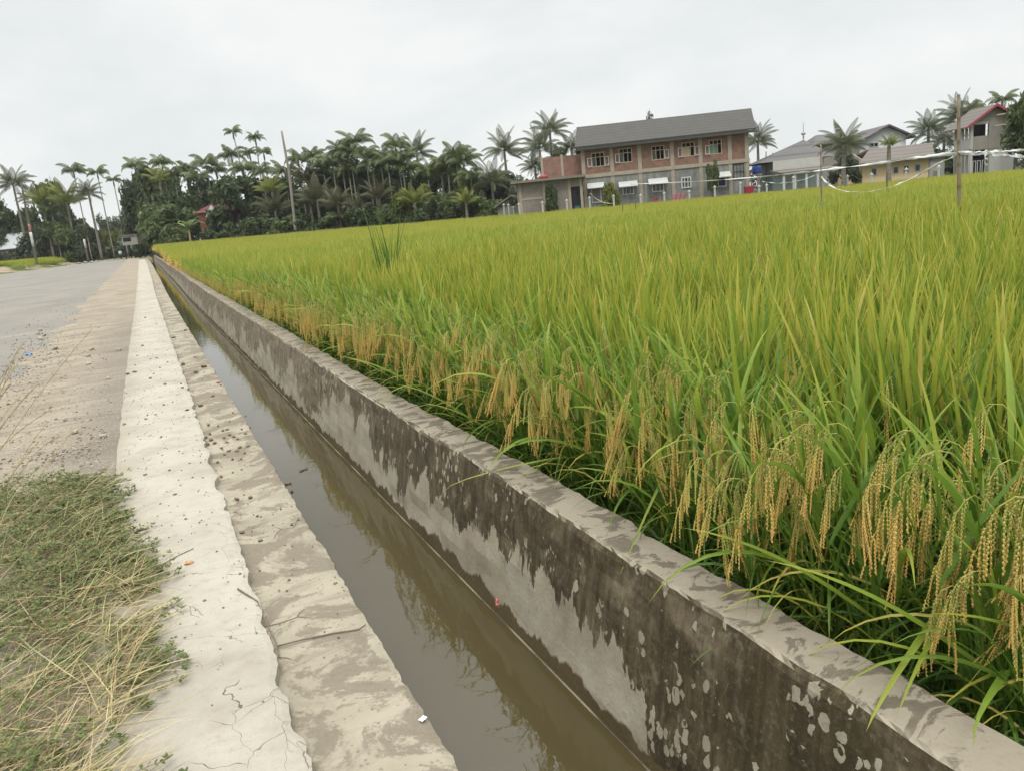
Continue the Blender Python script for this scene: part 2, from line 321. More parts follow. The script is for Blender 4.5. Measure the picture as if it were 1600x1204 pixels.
def ysteps(y0, y1, s0=0.03, g=0.011):
    r = [y0]
    while r[-1] < y1: r.append(r[-1]+max(s0, s0+g*(r[-1]-3.5)))
    r[-1] = y1; return np.array(r)
def loft(name, ys, rows, mat, kind='structure'):
    X = np.stack([np.broadcast_to(r[0], ys.shape) for r in rows], 1); Z = np.stack([np.broadcast_to(r[1], ys.shape) for r in rows], 1)
    Y = np.repeat(ys[:, None], len(rows), 1); mb = MB(); V, F = grid(X, Y, Z); mb.add(V, F)
    n = len(rows); last = (len(ys)-1)*n
    mb.f.append(tuple(range(n-1, -1, -1))); mb.mi.append(0); mb.f.append(tuple(last+i for i in range(n))); mb.mi.append(0)
    return mb.build(name, mat)
# ground sheet with the canal trench in it
gx = np.array([-2500, -600, -200, -90, -45, -25, -17, -15, -13, -11, -9, -8, -4, -2, -1, -0.5, 0.02, 0.05, 1.26, 1.29, 1.6, 2.2, 3, 5, 8, 12, 18, 26, 36, 48, 62, 80, 110, 160, 400, 900, 2500.])
gy = np.concatenate([[-400, -60, -20, -6], np.arange(-2, 60, 1.5), np.arange(60, 102, 3), [103.0, 103.2, 106, 112, 120, 135, 160, 220, 400, 900, 3000.]])
GX, GY = np.meshgrid(gx, gy)
GX = GX+np.where((GX > -0.6) & (GX < 3), bend(GY), 0)
GZ = gz(GX, GY); inn = (GX > 0.04+bend(GY)) & (GX < 1.27+bend(GY)) & (GY < 103.1); GZ = np.where(inn, -1.15, GZ)
mb = MB(); V, F = grid(GX, GY, GZ); mb.add(V, F); tag(mb.build('ground', MGROUND), kind='structure')
# right wall of the canal
ys = ysteps(-3, CANAL_END); j = lambda s, a: a*wob(ys, 2.2, s, 5); sink = 0.012*wob(ys, 0.12, 5, 2)
seg = 0.02*np.sign(np.sin(ys/13.0))*sm(25, 30, ys)
fr = [(xW(ys)-0.006, -1.12), (xW(ys)-0.005, ZW+0.003), (xW(ys)+0.001, ZW+0.004)]
for t in np.linspace(0.12, 0.97, 8): fr.append((xW(ys)+(xT(ys)-xW(ys))*t+0.006*wob(ys*1.0+t*3, 0.9, 8, 4)+seg*t, ZW*(1-t)))
tp = [(xT(ys)+0.004+j(1, 0.005)+seg, -0.006+sink+j(2, 0.003)), (xT(ys)+0.014+j(1, 0.004)+0.002*np.random.default_rng(3).normal(0, 1, ys.shape)+seg, 0.001+sink+j(3, 0.002)), (xT(ys)+0.06+seg, 0.003+sink), ((xT(ys)+xB(ys))/2+seg, 0.004+sink+j(6, 0.002)),
      (xB(ys)-0.012+j(4, 0.010)+seg, 0.0+sink+j(7, 0.003)), (xB(ys)+j(4, 0.010)+seg, -0.012+sink), (xB(ys)+0.01, -0.9)]
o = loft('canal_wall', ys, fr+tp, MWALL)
tag(o, 'long low concrete canal wall with dark mould stains and pale flaked patches', 'wall')
# ledge on the road side
js = lambda s, a, f=3.0: a*wob(ys, f, s, 5)
_r2 = np.random.default_rng(8); lw = 0.006*wob(ys, 0.8, 5, 3)+0.003*wob(ys, 7, 1, 3)+0.0018*_r2.normal(0, 1, ys.shape)
o = loft('canal_ledge', ys, [(xS(ys)-0.12, ZL-0.2), (xS(ys)-0.10, ZL), (xS(ys)+0.06, ZL-0.004+js(9, 0.003)), ((xS(ys)+xL(ys))/2, ZL+js(2, 0.004)), (xL(ys)-0.03+lw, ZL+js(3, 0.003)),
      (xL(ys)-0.006+lw, ZL-0.006), (xL(ys)+lw, ZL-0.03), (xL(ys)+0.01+js(1, 0.006), ZW-0.02), (xL(ys)+0.02, -1.12)], MLEDGE)
tag(o, 'narrow stained concrete ledge along the near edge of the canal water', 'ledge')
# cream strip
_rs = np.random.default_rng(5); chunk = np.zeros_like(ys)
for yc in _rs.uniform(1.8, 14, 18): chunk += _rs.uniform(0.004, 0.024)*np.exp(-np.abs((ys-yc)/_rs.uniform(0.02, 0.10))**3)
_bk = np.concatenate([[-4.0], np.cumsum(_rs.uniform(0.02, 0.16, 1400))-3.5]); _bv = np.where(_rs.uniform(0, 1, 1401) < 0.25, -_rs.uniform(0.006, 0.028, 1401), _rs.uniform(-0.004, 0.003, 1401))
es = xS(ys)+np.interp(ys, _bk, _bv)*sm(25, 10, ys)+0.002*_rs.normal(0, 1, ys.shape)-chunk*0.5
joint = np.zeros_like(ys)
for yj in (8.6, 14.9, 21.4, 28.0, 35.0): joint += np.exp(-((ys-yj)/(0.03+0.002*yj))**2)
zz = ZS-0.03*joint
o = loft('concrete_strip', ys, [(xD(ys)-0.05, ZS-0.1), (xD(ys)+0.006*wob(ys, 1.0, 8, 3)+0.003*_rs.normal(0, 1, ys.shape)*0, zz-0.006), (xD(ys)+0.03+0.006*wob(ys, 1.0, 8, 3), zz), ((xD(ys)+xS(ys))/2, zz+0.002), (es-0.02, zz), (es, zz-0.006), (es+0.004, ZL-0.03)], MSTRIP)
tag(o, 'cream white cracked concrete strip running beside the dirt road edge', 'concrete strip')
# water
mb = MB(); X = np.stack([xL(ys)-0.02, (xL(ys)+xW(ys))/2, xW(ys)+0.02], 1); V, F = grid(X, np.repeat(ys[:, None], 3, 1), np.full(X.shape, ZW)); mb.add(V, F)
tag(mb.build('water', MWATER), kind='structure')
# asphalt and the sandy shoulder, ragged where they meet
ye = ysteps(-3, 128, 0.12, 0.02)
rl = lambda y: rl0(y)+0.3*wob(y, 0.08, 9)
mb = MB(); X = np.stack([rl(ye)+0.25*wob(ye, 0.5, 3), rl(ye)*0.6, rl(ye)*0.3, np.full_like(ye, -0.9)], 1); V, F = grid(X, np.repeat(ye[:, None], 4, 1), np.full(X.shape, -0.322)); mb.add(V, F)
tag(mb.build('road', MROAD), kind='structure')
re_ = -1.72+0.10*sm(8, 20, ye)*0-0.25*wob(ye, 0.35, 2, 6)*sm(140, 20, ye)-0.06*wob(ye, 3, 5, 4)
mb = MB(); tt = [0, 0.1, 0.35, 0.7, 1.0]; X = np.stack([re_*(1-t)+(xD(ye)+0.02)*t for t in tt], 1)
Z = np.stack([np.full_like(ye, -0.3225)+0.0*ye, -0.312+0.004*wob(ye, 2, 1), -0.309+0.007*wob(ye, 1.3, 4), -0.311+0.006*wob(ye, 1, 7), -0.313+0*ye], 1)
V, F = grid(X, np.repeat(ye[:, None], 5, 1), Z); mb.add(V, F); tag(mb.build('dirt_path', MDIRT), kind='structure')
# ------------------------------------------------------------------ rice
def m_rice():
    k = NM('rice leaf'); al, rn = k.attr('along'), k.attr('rnd'); ob = k.rnd()
    c = k.ramp(rn, [(0.0, (0.042, 0.105, 0.022)), (0.35, (0.11, 0.215, 0.030)), (0.65, (0.25, 0.325, 0.042)), (0.9, (0.385, 0.395, 0.058)), (1.0, (0.47, 0.37, 0.10))])
    tip = k.math('MULTIPLY', k.step(al, 0.55, 1.0), k.step(rn, 0.35, 0.75, 0.15, 0.75))
    c = k.mix(tip, c, (0.44, 0.385, 0.06))
    c = k.mix(k.step(ob, 0, 1, 0, 0.22), c, (0.20, 0.27, 0.03))
    return k.leaf(c, 0.42, 0.4, 0.35)
def m_grain():
    k = NM('ripening rice grain'); al, rn = k.attr('along'), k.attr('rnd'); ob = k.rnd()
    c = k.ramp(al, [(0.0, (0.22, 0.25, 0.06)), (0.25, (0.42, 0.36, 0.09)), (0.5, (0.56, 0.375, 0.10)), (1.0, (0.51, 0.30, 0.085))])
    c = k.mix(k.step(rn, 0.2, 1.0, 0, 0.5), c, (0.62, 0.47, 0.17)); c = k.mix(k.step(ob, 0.6, 1.0, 0, 0.45), c, (0.33, 0.34, 0.07))
    return k.leaf(c, 0.15, 0.55, 0.25)
def m_straw():
    k = NM('dry straw'); rn = k.attr('rnd')
    return k.leaf(k.ramp(rn, [(0, (0.20, 0.15, 0.075)), (0.5, (0.42, 0.34, 0.17)), (1, (0.55, 0.47, 0.27))]), 0.25, 0.6, 0.2)
MRICE, MGRAIN, MSTRAW = m_rice(), m_grain(), m_straw()

def blade(mb, base, az, el, L, W, droop, n=6, rn=0.5, fold=0.25, twist=0.0, pw=1.6, al0=0.0, mi=0):
    t = np.linspace(0, 1, n+1); e = el-droop*t**pw; ds = L/n
    em = (e[:-1]+e[1:])/2; hx = np.concatenate([[0], np.cumsum(np.cos(em)*ds)]); hz = np.concatenate([[0], np.cumsum(np.sin(em)*ds)])
    ca, sa = math.cos(az), math.sin(az); bx, by, bz = base
    C = np.stack([bx+hx*ca, by+hx*sa, bz+hz], 1)
    nrm = np.stack([-np.sin(e)*ca, -np.sin(e)*sa, np.cos(e)], 1); side = np.array([-sa, ca, 0.0])
    S = side[None]*math.cos(twist)+nrm*math.sin(twist); Nn = nrm*math.cos(twist)-side[None]*math.sin(twist)
    w = W/2*np.minimum(1, t*5+0.45)*(1-t**2.6); w[-1] = 0
    if fold > 0 and n > 3:
        V = np.concatenate([C+S*w[:, None]+Nn*(w*fold)[:, None], C-Nn*(w*fold)[:, None]*0.4, C-S*w[:, None]+Nn*(w*fold)[:, None]]); m = n+1
        F = []
        for i in range(n): F += [(i, i+1, m+i+1, m+i), (m+i, m+i+1, 2*m+i+1, 2*m+i)]
        mb.add(V, F, np.tile(al0+(1-al0)*t, 3), rn, mi)
    else:
        V = np.concatenate([C+S*w[:, None], C-S*w[:, None]]); m = n+1
        mb.add(V, [(i, i+1, m+i+1, m+i) for i in range(n)], np.tile(al0+(1-al0)*t, 2), rn, mi)
    return C[-1]
_OCT = [(0, 2, 4), (2, 1, 4), (1, 3, 4), (3, 0, 4), (2, 0, 5), (1, 2, 5), (3, 1, 5), (0, 3, 5)]
def grain(mb, p, d, L, W, al, rn, mi=0):
    d = d/np.linalg.norm(d); a = np.cross(d, (0.31, 0.77, 0.55)); a /= np.linalg.norm(a); b = np.cross(d, a); c = p+d*L*0.5
    V = np.array([c+a*W, c-a*W, c+b*W*0.8, c-b*W*0.8, p+d*L, p]); mb.add(V, _OCT, np.full(6, al), rn, mi)
def panicle_mesh(seed, name, green=0.0, sparse=False, L=0.24, mats=None, out_mb=None, org=(0, 0, 0), az=0.0, lean=0.35):
    r = np.random.default_rng(seed); mb = out_mb or MB(); n = 12; t = np.linspace(0, 1, n+1)
    e = (math.pi/2-lean)-(math.pi-lean-abs(r.normal(0.05, 0.22)))*sm(0.0, r.uniform(0.36, 0.58), t); ds = (L+0.10)/n; em = (e[:-1]+e[1:])/2
    hx = np.concatenate([[0], np.cumsum(np.cos(em)*ds)]); hz = np.concatenate([[0], np.cumsum(np.sin(em)*ds)])
    ax = np.array([math.cos(az), math.sin(az), 0]); sd = np.array([-ax[1], ax[0], 0])
    C = np.array(org)+ax*hx[:, None]+np.array([0, 0, 1.0])*hz[:, None]+sd*(0.02*np.sin(t*2+seed))[:, None]
    mb.tube(C, np.linspace(0.0016, 0.0006, n+1), 3, al=t*0.5, rn=0.2, cap=False, mi=1 if out_mb else 0)
    nb = 5 if sparse else 13
    for bi in range(nb):
        tb = 0.22+0.60*bi/nb+r.uniform(-0.02, 0.02); i = int(tb*n); q = tb*n-i; P = C[i]*(1-q)+C[i+1]*q; T = C[i+1]-C[i]; T /= np.linalg.norm(T)
        ph = bi*2.4+r.uniform(-0.5, 0.5); rad = ax*math.cos(ph)+sd*math.sin(ph); bl = r.uniform(0.10, 0.155)*(1-0.35*bi/nb); g = 7 if sparse else int(bl/0.0058)
        d = T*0.85+rad*0.36; p = P.copy()
        for gi in range(g):
            d = d*0.78+np.array([0, 0, -1.0])*0.30+rad*0.012; d /= np.linalg.norm(d); p = p+d*bl/g
            s_ = np.cross(d, rad); s_ /= np.linalg.norm(s_)+1e-9; k_ = -1 if gi % 2 else 1
            drop = np.clip((C[0][2]+0.06-p[2])/(L+0.02), 0, 1)
            if sparse: grain(mb, p, d+s_*0.3*k_, 0.014, 0.0030, np.clip(drop-green, 0, 1), r.uniform(), 1 if out_mb else 0)
            else: grain(mb, p, d+s_*0.26*k_+rad*0.18, 0.0100, 0.0026, np.clip(drop-green+r.uniform(-0.1, 0.1), 0, 1), r.uniform())
    for gi in range(6):
        p = C[-1]+(C[-2]-C[-1])*gi*0.16; grain(mb, p, (C[-1]-C[-2])+sd*0.01*(-1)**gi, 0.0100, 0.0026, 1-green, r.uniform(), 1 if out_mb else 0)
    return None if out_mb else mb.mesh(name, mats or MGRAIN, attrs=True)
PANS = [panicle_mesh(100+i, 'panicle', green=[0, 0.05, 0.15, 0.0, 0.3, 0.08, 0.45, 0.1][i], L=[0.27, 0.24, 0.27, 0.32, 0.26, 0.30, 0.25, 0.28][i], lean=[0.2, 0.5, 0.35, 0.25, 0.6, 0.4, 0.5, 0.3][i]) for i in range(8)]

def near_plant(seed, edge, fac=1.0):
    """leaves of one rice hill (mesh) and the spots of its panicles"""
    r = np.random.default_rng(seed); mb = MB(); pans = []; nt_ = 11 if edge else 12
    for ti in range(nt_):
        az = r.uniform(-math.pi, math.pi); rad = r.uniform(0.0, 0.045); bx, by = rad*math.cos(az), rad*math.sin(az)
        if edge: az = math.pi+r.normal(0, 0.9); lean = abs(r.normal(0.13, 0.11))
        else: lean = abs(r.normal(0.05, 0.06))
        H = r.uniform(0.68, 0.92) if edge else r.uniform(0.68, 0.84)
        n = 5; t = np.linspace(0, 1, n+1); le = lean*t*1.4
        P = np.stack([bx+np.cumsum(np.sin(le))*H/n*math.cos(az), by+np.cumsum(np.sin(le))*H/n*math.sin(az), np.concatenate([[0], np.cumsum(np.cos(le[1:]))*H/n])], 1)
        mb.tube(P, np.linspace(0.0035, 0.0018, n+1), 3, al=0, rn=r.uniform(0.3, 0.55), cap=False)
        pt = lambda f: P[min(int(f*n), n-1)]*(1-(f*n-min(int(f*n), n-1)))+P[min(int(f*n)+1, n)]*(f*n-min(int(f*n), n-1))
        for li, f in enumerate((0.18, 0.36, 0.55, 0.74)):
            if r.uniform() < (0.35 if edge else 0.12): continue
            la = az+r.normal(0, 0.5)+(li % 2)*math.pi*0.9 if edge else r.uniform(-math.pi, math.pi)
            up = li/3.0
            blade(mb, pt(f), la, r.uniform(1.0, 1.32), r.uniform(0.30, 0.46), r.uniform(0.010, 0.0160), r.uniform(0.4, 1.9 if edge else 1.1)*(1.2-0.5*up), 7,
                  rn=np.clip(r.normal(0.10+0.26*up, 0.09), 0, 1), twist=r.normal(0, 0.35))
        # flag leaf
        fl = np.clip(r.normal(0.71, 0.16), 0.25, 1.0) if not edge else np.clip(r.normal(0.48, 0.15), 0.15, 0.95)
        blade(mb, pt(0.9), az+r.normal(0, 1.0), r.uniform(1.22, 1.50) if not edge else r.uniform(0.9, 1.45), r.uniform(0.28, 0.42)*(1 if not edge else 0.8), r.uniform(0.012, 0.0185), r.uniform(0.0, 0.35) if not edge else r.uniform(0.1, 0.8), 7, rn=fl, twist=r.normal(0, 0.3), pw=2.0)
        if not edge:
            blade(mb, pt(0.72), r.uniform(-3.1, 3.1), r.uniform(1.25, 1.45), r.uniform(0.36, 0.52), r.uniform(0.012, 0.0175), r.uniform(0.0, 0.3), 7, rn=np.clip(r.normal(0.58, 0.14), 0.2, 1), twist=r.normal(0, 0.3), pw=2.0)
        if r.uniform() < (0.95*fac if edge else 0.55*fac): pans.append((P[-1], (math.pi+r.normal(0, 0.8)) if edge else r.uniform(-3.1, 3.1)))
    if edge:                                                         # long stray leaves thrown out at odd angles
        for q in range(3): blade(mb, (r.uniform(-0.04, 0.04), r.uniform(-0.05, 0.05), r.uniform(0.30, 0.65)), math.pi+r.normal(0, 1.1), r.uniform(0.6, 1.25), r.uniform(0.45, 0.62), r.uniform(0.012, 0.018), r.uniform(0.3, 2.0), 9, rn=np.clip(r.normal(0.42, 0.2), 0.05, 1), twist=r.normal(0, 0.4), pw=1.7)
    for q in range(16 if edge else 4):                               # old arching leaves low down
        la = math.pi+r.normal(0, 0.8) if edge else r.uniform(-3.1, 3.1)
        blade(mb, (r.uniform(-0.04, 0.04), r.uniform(-0.05, 0.05), r.uniform(0.10, 0.50)), la, r.uniform(0.5, 1.15), r.uniform(0.26, 0.44), r.uniform(0.006, 0.011), r.uniform(1.4, 2.6), 8, rn=np.clip(r.normal(0.12, 0.08), 0, 1) if r.uniform() > 0.16 else 0.98, twist=r.normal(0, 0.4), pw=1.3)
    return mb.mesh('leaves', [MRICE], attrs=True), pans
EDGEV = [near_plant(200+i, True, (1.0, 0.35, 0.9, 0.2, 0.7, 1.0, 0.5)[i]) for i in range(7)]
INNERV = [near_plant(300+i, False, (1.0, 0.4, 0.8, 0.3, 1.0, 0.5, 0.7)[i]) for i in range(7)]

# where the hills stand: rows parallel to the wall, thinning with distance
FAR = [(236, 104.0), (420, 97.0), (600, 91.0), (800, 84.0), (1000, 77.0), (1180, 74.0), (1400, 66.0), (1620, 60.0), (1900, 54.0)]
_fp = [at(u, _yh+(800-u)*math.tan(ROLL), D)[:2] for u, D in FAR]; _fa = np.degrees([math.atan2(p[0], p[1]) for p in _fp]); _fr = [float(np.hypot(*p)) for p in _fp]
def field_r(a): return np.interp(a, _fa, _fr)
def scatter(r0, r1, step, jit):
    x = np.arange(0.10, r1, step); y = np.arange(-1, r1, step); X, Y = np.meshgrid(x, y); X = X.ravel(); Y = Y.ravel(); row = X.copy()
    X = X+RNG.normal(0, jit, X.shape)*np.where(row < 0.15, 0.5, 1); Y = Y+RNG.normal(0, jit, Y.shape); X = X+xB(Y)+0.08
    d = np.hypot(X, Y); a = np.degrees(np.arctan2(X, Y)); k = (d >= r0) & (d < r1) & (d < field_r(a)) & (a < 66) & (a > 0) & (Y > 0.25)
    return X[k], Y[k], row[k], d[k]
NI = 300
X, Y, ROW, D = scatter(0, 14, 0.185, 0.035); o_ = np.argsort(D); X, Y, ROW, D = X[o_], Y[o_], ROW[o_], D[o_]
vis = np.degrees(np.arctan2(X, Y)) < 62; near_i = np.where(vis)[0][:NI]; rest = np.setdiff1d(np.arange(len(X)), near_i)
for i in near_i:
    edge = ROW[i] < 0.60; q = RNG.integers(0, 7); lm, pans = (EDGEV if edge else INNERV)[q]
    lab = ('rice plant at the field edge leaning toward the concrete wall under heavy golden drooping heads', 'rice plants of the outer rows beside the canal wall') if edge else ('upright green rice plant standing just behind the golden outer rows', 'rice plants just inside the field')
    t = thing('rice_plant', lab[0], 'rice plant', (X[i], Y[i], float(gz(X[i], Y[i]))), RNG.normal(0, 0.35) if edge else RNG.uniform(-3.1, 3.1), lab[1])
    s = RNG.uniform(0.88, 1.10) * (1.0 if edge else 1.03); t.scale = (s, s, s)
    link('leaves', lm, t)
    for j, (p, pa) in enumerate(pans):
        c = link('panicle', PANS[RNG.integers(0, 8)], t); c.location = p; c.rotation_euler = (RNG.normal(0, 0.16), RNG.normal(0, 0.16), pa); z = RNG.uniform(0.62, 0.95); c.scale = (z, z, z)

# the broad leaves thrown out over the wall top
def ribbon(mb, P, W, rn, n=14):
    P = np.array(P, float); L_ = np.linspace(0, 1, len(P)); T = np.linspace(0, 1, n+1); co = [np.polyfit(L_, P[:, k], len(P)-1) for k in range(3)]; C = np.stack([np.polyval(c, T) for c in co], 1)
    d = np.gradient(C, axis=0); d /= np.linalg.norm(d, axis=1)[:, None]; s_ = np.cross(d, (0, 0, 1.0)); s_ /= np.linalg.norm(s_, axis=1)[:, None]+1e-9; N_ = np.cross(s_, d); w_ = W/2*np.minimum(1, T*3+0.4)*(1-T**3); w_[-1] = 0; S = s_*0.85+N_*0.5
    V = np.concatenate([C+S*w_[:, None], C-N_*(w_*0.15)[:, None], C-S*w_[:, None]]); m = n+1; mb.add(V, [f for i in range(n) for f in ((i, i+1, m+i+1, m+i), (m+i, m+i+1, 2*m+i+1, 2*m+i))], np.tile(T, 3), rn)
def atx(u, v, x): d = ray(u, v); return d*(x/d[0])+np.array([0, 0, EYE])
def over_plant(label, leaves):
    q0 = atx(*leaves[0][0], 1.60); base = np.array([1.66, q0[1]+0.02, float(gz(1.66, q0[1]))]); t = thing('rice_plant', label, 'rice plant', tuple(base)); mb = MB()
    for (ap, tip, xa, xt, W, rn) in leaves:
        A, Tp = atx(*ap, xa)-base, atx(*tip, xt)-base; ribbon(mb, [(0, 0, 0), A*0.55+np.array([0.03, 0, A[2]*0.18]), A, A*0.45+Tp*0.55+np.array([0, 0, 0.035]), Tp], W, rn)
    for k in range(10): blade(mb, (0, 0, 0.1+0.03*k), 2.2*k, 1.3, 0.42, 0.012, 0.7, 7, rn=0.25)
    mb.build('leaves', [MRICE], t, attrs=True)
over_plant('rice plant nearest the viewer, throwing broad pale green leaves over the wall top', [((1490, 942), (1353, 1143), 1.56, 1.17, 0.024, 0.55), ((1494, 948), (1402, 1118), 1.57, 1.20, 0.017, 0.5), ((1500, 944), (1650, 1012), 1.58, 1.9, 0.017, 0.55), ((1572, 1046), (1521, 1170), 1.52, 1.20, 0.022, 0.42)])
over_plant('rice plant with one long leaf reaching down across the front of the dark wall face', [((1075, 690), (968, 898), 1.58, 1.17, 0.014, 0.5), ((1240, 770), (1300, 900), 1.60, 1.50, 0.014, 0.45)])
over_plant('rice plant with one yellowing leaf reaching level over the canal water', [((905, 712), (694, 768), 1.54, 1.02, 0.013, 0.7), ((985, 700), (1010, 800), 1.60, 1.45, 0.013, 0.45)])
# instanced sources of the crop
SRC = bpy.data.collections.new('rice_sources')
def source(name, mb): o = bpy.data.objects.new(name, mb.mesh(name, [MRICE, MGRAIN], attrs=True)); SRC.objects.link(o)
def mid_hill(seed, edge, fac=1.0):
    r = np.random.default_rng(seed); mb = MB()
    for ti in range(10):
        az = math.pi+r.normal(0, 0.9) if edge else r.uniform(-3.1, 3.1); lean = abs(r.normal(0.14 if edge else 0.05, 0.08)); H = r.uniform(0.58, 0.76)
        b0 = np.array([r.normal(0, 0.03), r.normal(0, 0.03), 0]); top = b0+np.array([math.sin(lean)*math.cos(az)*H, math.sin(lean)*math.sin(az)*H, math.cos(lean)*H])
        blade(mb, b0, az, math.pi/2-lean, H, 0.007, 0.05, 2, rn=0.4, fold=0)
        for li in range(3):
            f = 0.3+0.25*li; blade(mb, b0*(1-f)+top*f, r.uniform(-3.1, 3.1) if not edge else math.pi+r.normal(0, 1.2), r.uniform(1.05, 1.4), r.uniform(0.32, 0.46), r.uniform(0.011, 0.017), r.uniform(0.2, 1.5 if edge else 0.8), 4, rn=np.clip(r.normal(0.22+0.16*li, 0.12), 0, 1), fold=0, twist=r.normal(0, 0.4))
        blade(mb, b0*0.1+top*0.9, r.uniform(-3.1, 3.1), r.uniform(1.2, 1.5), r.uniform(0.28, 0.42), r.uniform(0.013, 0.019), r.uniform(0.0, 0.4), 4, rn=np.clip(r.normal(0.74 if not edge else 0.55, 0.16), 0, 1), fold=0, twist=r.normal(0, 0.4))
        if r.uniform() < (0.9*fac if edge else 0.4*fac): panicle_mesh(seed*31+ti, '', 0.1, True, 0.23, out_mb=mb, org=top, az=math.pi+r.normal(0, 0.8) if edge else r.uniform(-3.1, 3.1))
    return mb
def patch(seed, size, n, wd, edge=False):
    r = np.random.default_rng(seed); mb = MB()
    for i in range(n):
        x, y = r.uniform(-size/2, size/2, 2); h0 = r.uniform(0.25, 0.68)
        blade(mb, (x, y, h0), r.uniform(-3.1, 3.1), r.uniform(1.15, 1.52), r.uniform(0.30, 0.42), wd*r.uniform(0.8, 1.25), r.uniform(0, 0.5), 2, rn=np.clip(r.normal(0.74+0.25*(h0-0.5), 0.15), 0, 1), fold=0, twist=r.normal(0, 0.5))
        if i % 6 == 0: blade(mb, (x, y, 0), r.uniform(-3, 3), 1.5, 0.7, wd*0.8, 0.0, 1, rn=0.35, fold=0)
        if edge and i % 2 == 0 and x < 0: blade(mb, (x-0.08, y, r.uniform(0.45, 0.75)), math.pi+r.normal(0, 0.9), r.uniform(-0.2, 0.5), r.uniform(0.2, 0.32), wd*1.5, 1.9, 3, rn=0.5, fold=0, al0=0.35, mi=1)
    return mb
for i in range(7):                                                  # 00-06 edge, 07-13 inner, with their grain
    for arr, nm, off in ((EDGEV, 'near', 0), (INNERV, 'near', 7)):
        lm, pans = arr[i]; o = bpy.data.objects.new('src_%02d' % (off+i), None)
        bm_ = lm.copy(); bm_.materials.append(MGRAIN)
        # leaves and grain joined in one mesh
        mb = MB(); co = np.zeros(len(lm.vertices)*3); lm.vertices.foreach_get('co', co); al = np.zeros(len(lm.vertices)); rn = al.copy()
        lm.attributes['along'].data.foreach_get('value', al); lm.attributes['rnd'].data.foreach_get('value', rn)
        mb.add(co.reshape(-1, 3), [tuple(p.vertices) for p in lm.polygons], al); mb.rn[-1] = rn
        for jn, (p, pa) in enumerate(pans):
            pm = PANS[(jn*3+i) % 8]; pc = np.zeros(len(pm.vertices)*3); pm.vertices.foreach_get('co', pc); pc = pc.reshape(-1, 3); c_, s_ = math.cos(pa), math.sin(pa)
            pv = np.stack([pc[:, 0]*c_-pc[:, 1]*s_, pc[:, 0]*s_+pc[:, 1]*c_, pc[:, 2]], 1)+np.array(p)
            pal = np.zeros(len(pm.vertices)); prn = pal.copy(); pm.attributes['along'].data.foreach_get('value', pal); pm.attributes['rnd'].data.foreach_get('value', prn)
            mb.add(pv, [tuple(q.vertices) for q in pm.polygons], pal, mi=1); mb.rn[-1] = prn
        source('src_%02d' % (off+i), mb); bpy.data.meshes.remove(bm_)
for i in range(4): source('src_%02d' % (14+i), mid_hill(500+i, True, (1.0, 0.3, 0.75, 0.45)[i]))
for i in range(5): source('src_%02d' % (18+i), mid_hill(520+i, False, (1, 0.2, 0.7, 0.1, 0.4)[i]))
for i in range(4): source('src_%02d' % (23+i), patch(600+i, 0.8, 170, 0.021))
for i in range(3): source('src_%02d' % (27+i), patch(640+i, 1.2, 260, 0.026))
for i in range(3): source('src_%02d' % (30+i), patch(660+i, 0.8, 190, 0.022, True))
pts = []                                                            # x, y, z, index, rot, scale
def put(x, y, idx, rot, s): pts.append((x, y, float(gz(x, y)), idx, rot, s))
for i in rest:
    e = ROW[i] < 0.60; put(X[i], Y[i], RNG.integers(0, 7) if e else RNG.integers(7, 14), RNG.normal(0, 0.4) if e else RNG.uniform(-3.1, 3.1), RNG.uniform(0.88, 1.1)*(1 if e else 1.03))
X, Y, ROW, D = scatter(14, 34, 0.235, 0.05)
for i in range(len(X)):
    e = ROW[i] < 0.5; put(X[i], Y[i], RNG.integers(14, 18) if e else RNG.integers(18, 23), RNG.normal(0, 0.4) if e else RNG.uniform(-3.1, 3.1), RNG.uniform(0.88, 1.12)*(1 if e else 1.04))
X, Y, ROW, D = scatter(34, 62, 0.66, 0.10)
for i in range(len(X)):
    e = ROW[i] < 0.5; put(X[i]+(0.25 if e else 0), Y[i], RNG.integers(30, 33) if e else RNG.integers(23, 27), 0 if e else RNG.integers(0, 4)*1.5708+RNG.normal(0, 0.2), RNG.uniform(0.92, 1.12))
X, Y, ROW, D = scatter(62, 110, 0.95, 0.14)
for i in range(len(X)):
    e = ROW[i] < 0.5; put(X[i]+(0.35 if e else 0), Y[i], RNG.integers(30, 33) if e else RNG.integers(27, 30), 0 if e else RNG.integers(0, 4)*1.5708+RNG.normal(0, 0.2), RNG.uniform(0.92, 1.12))
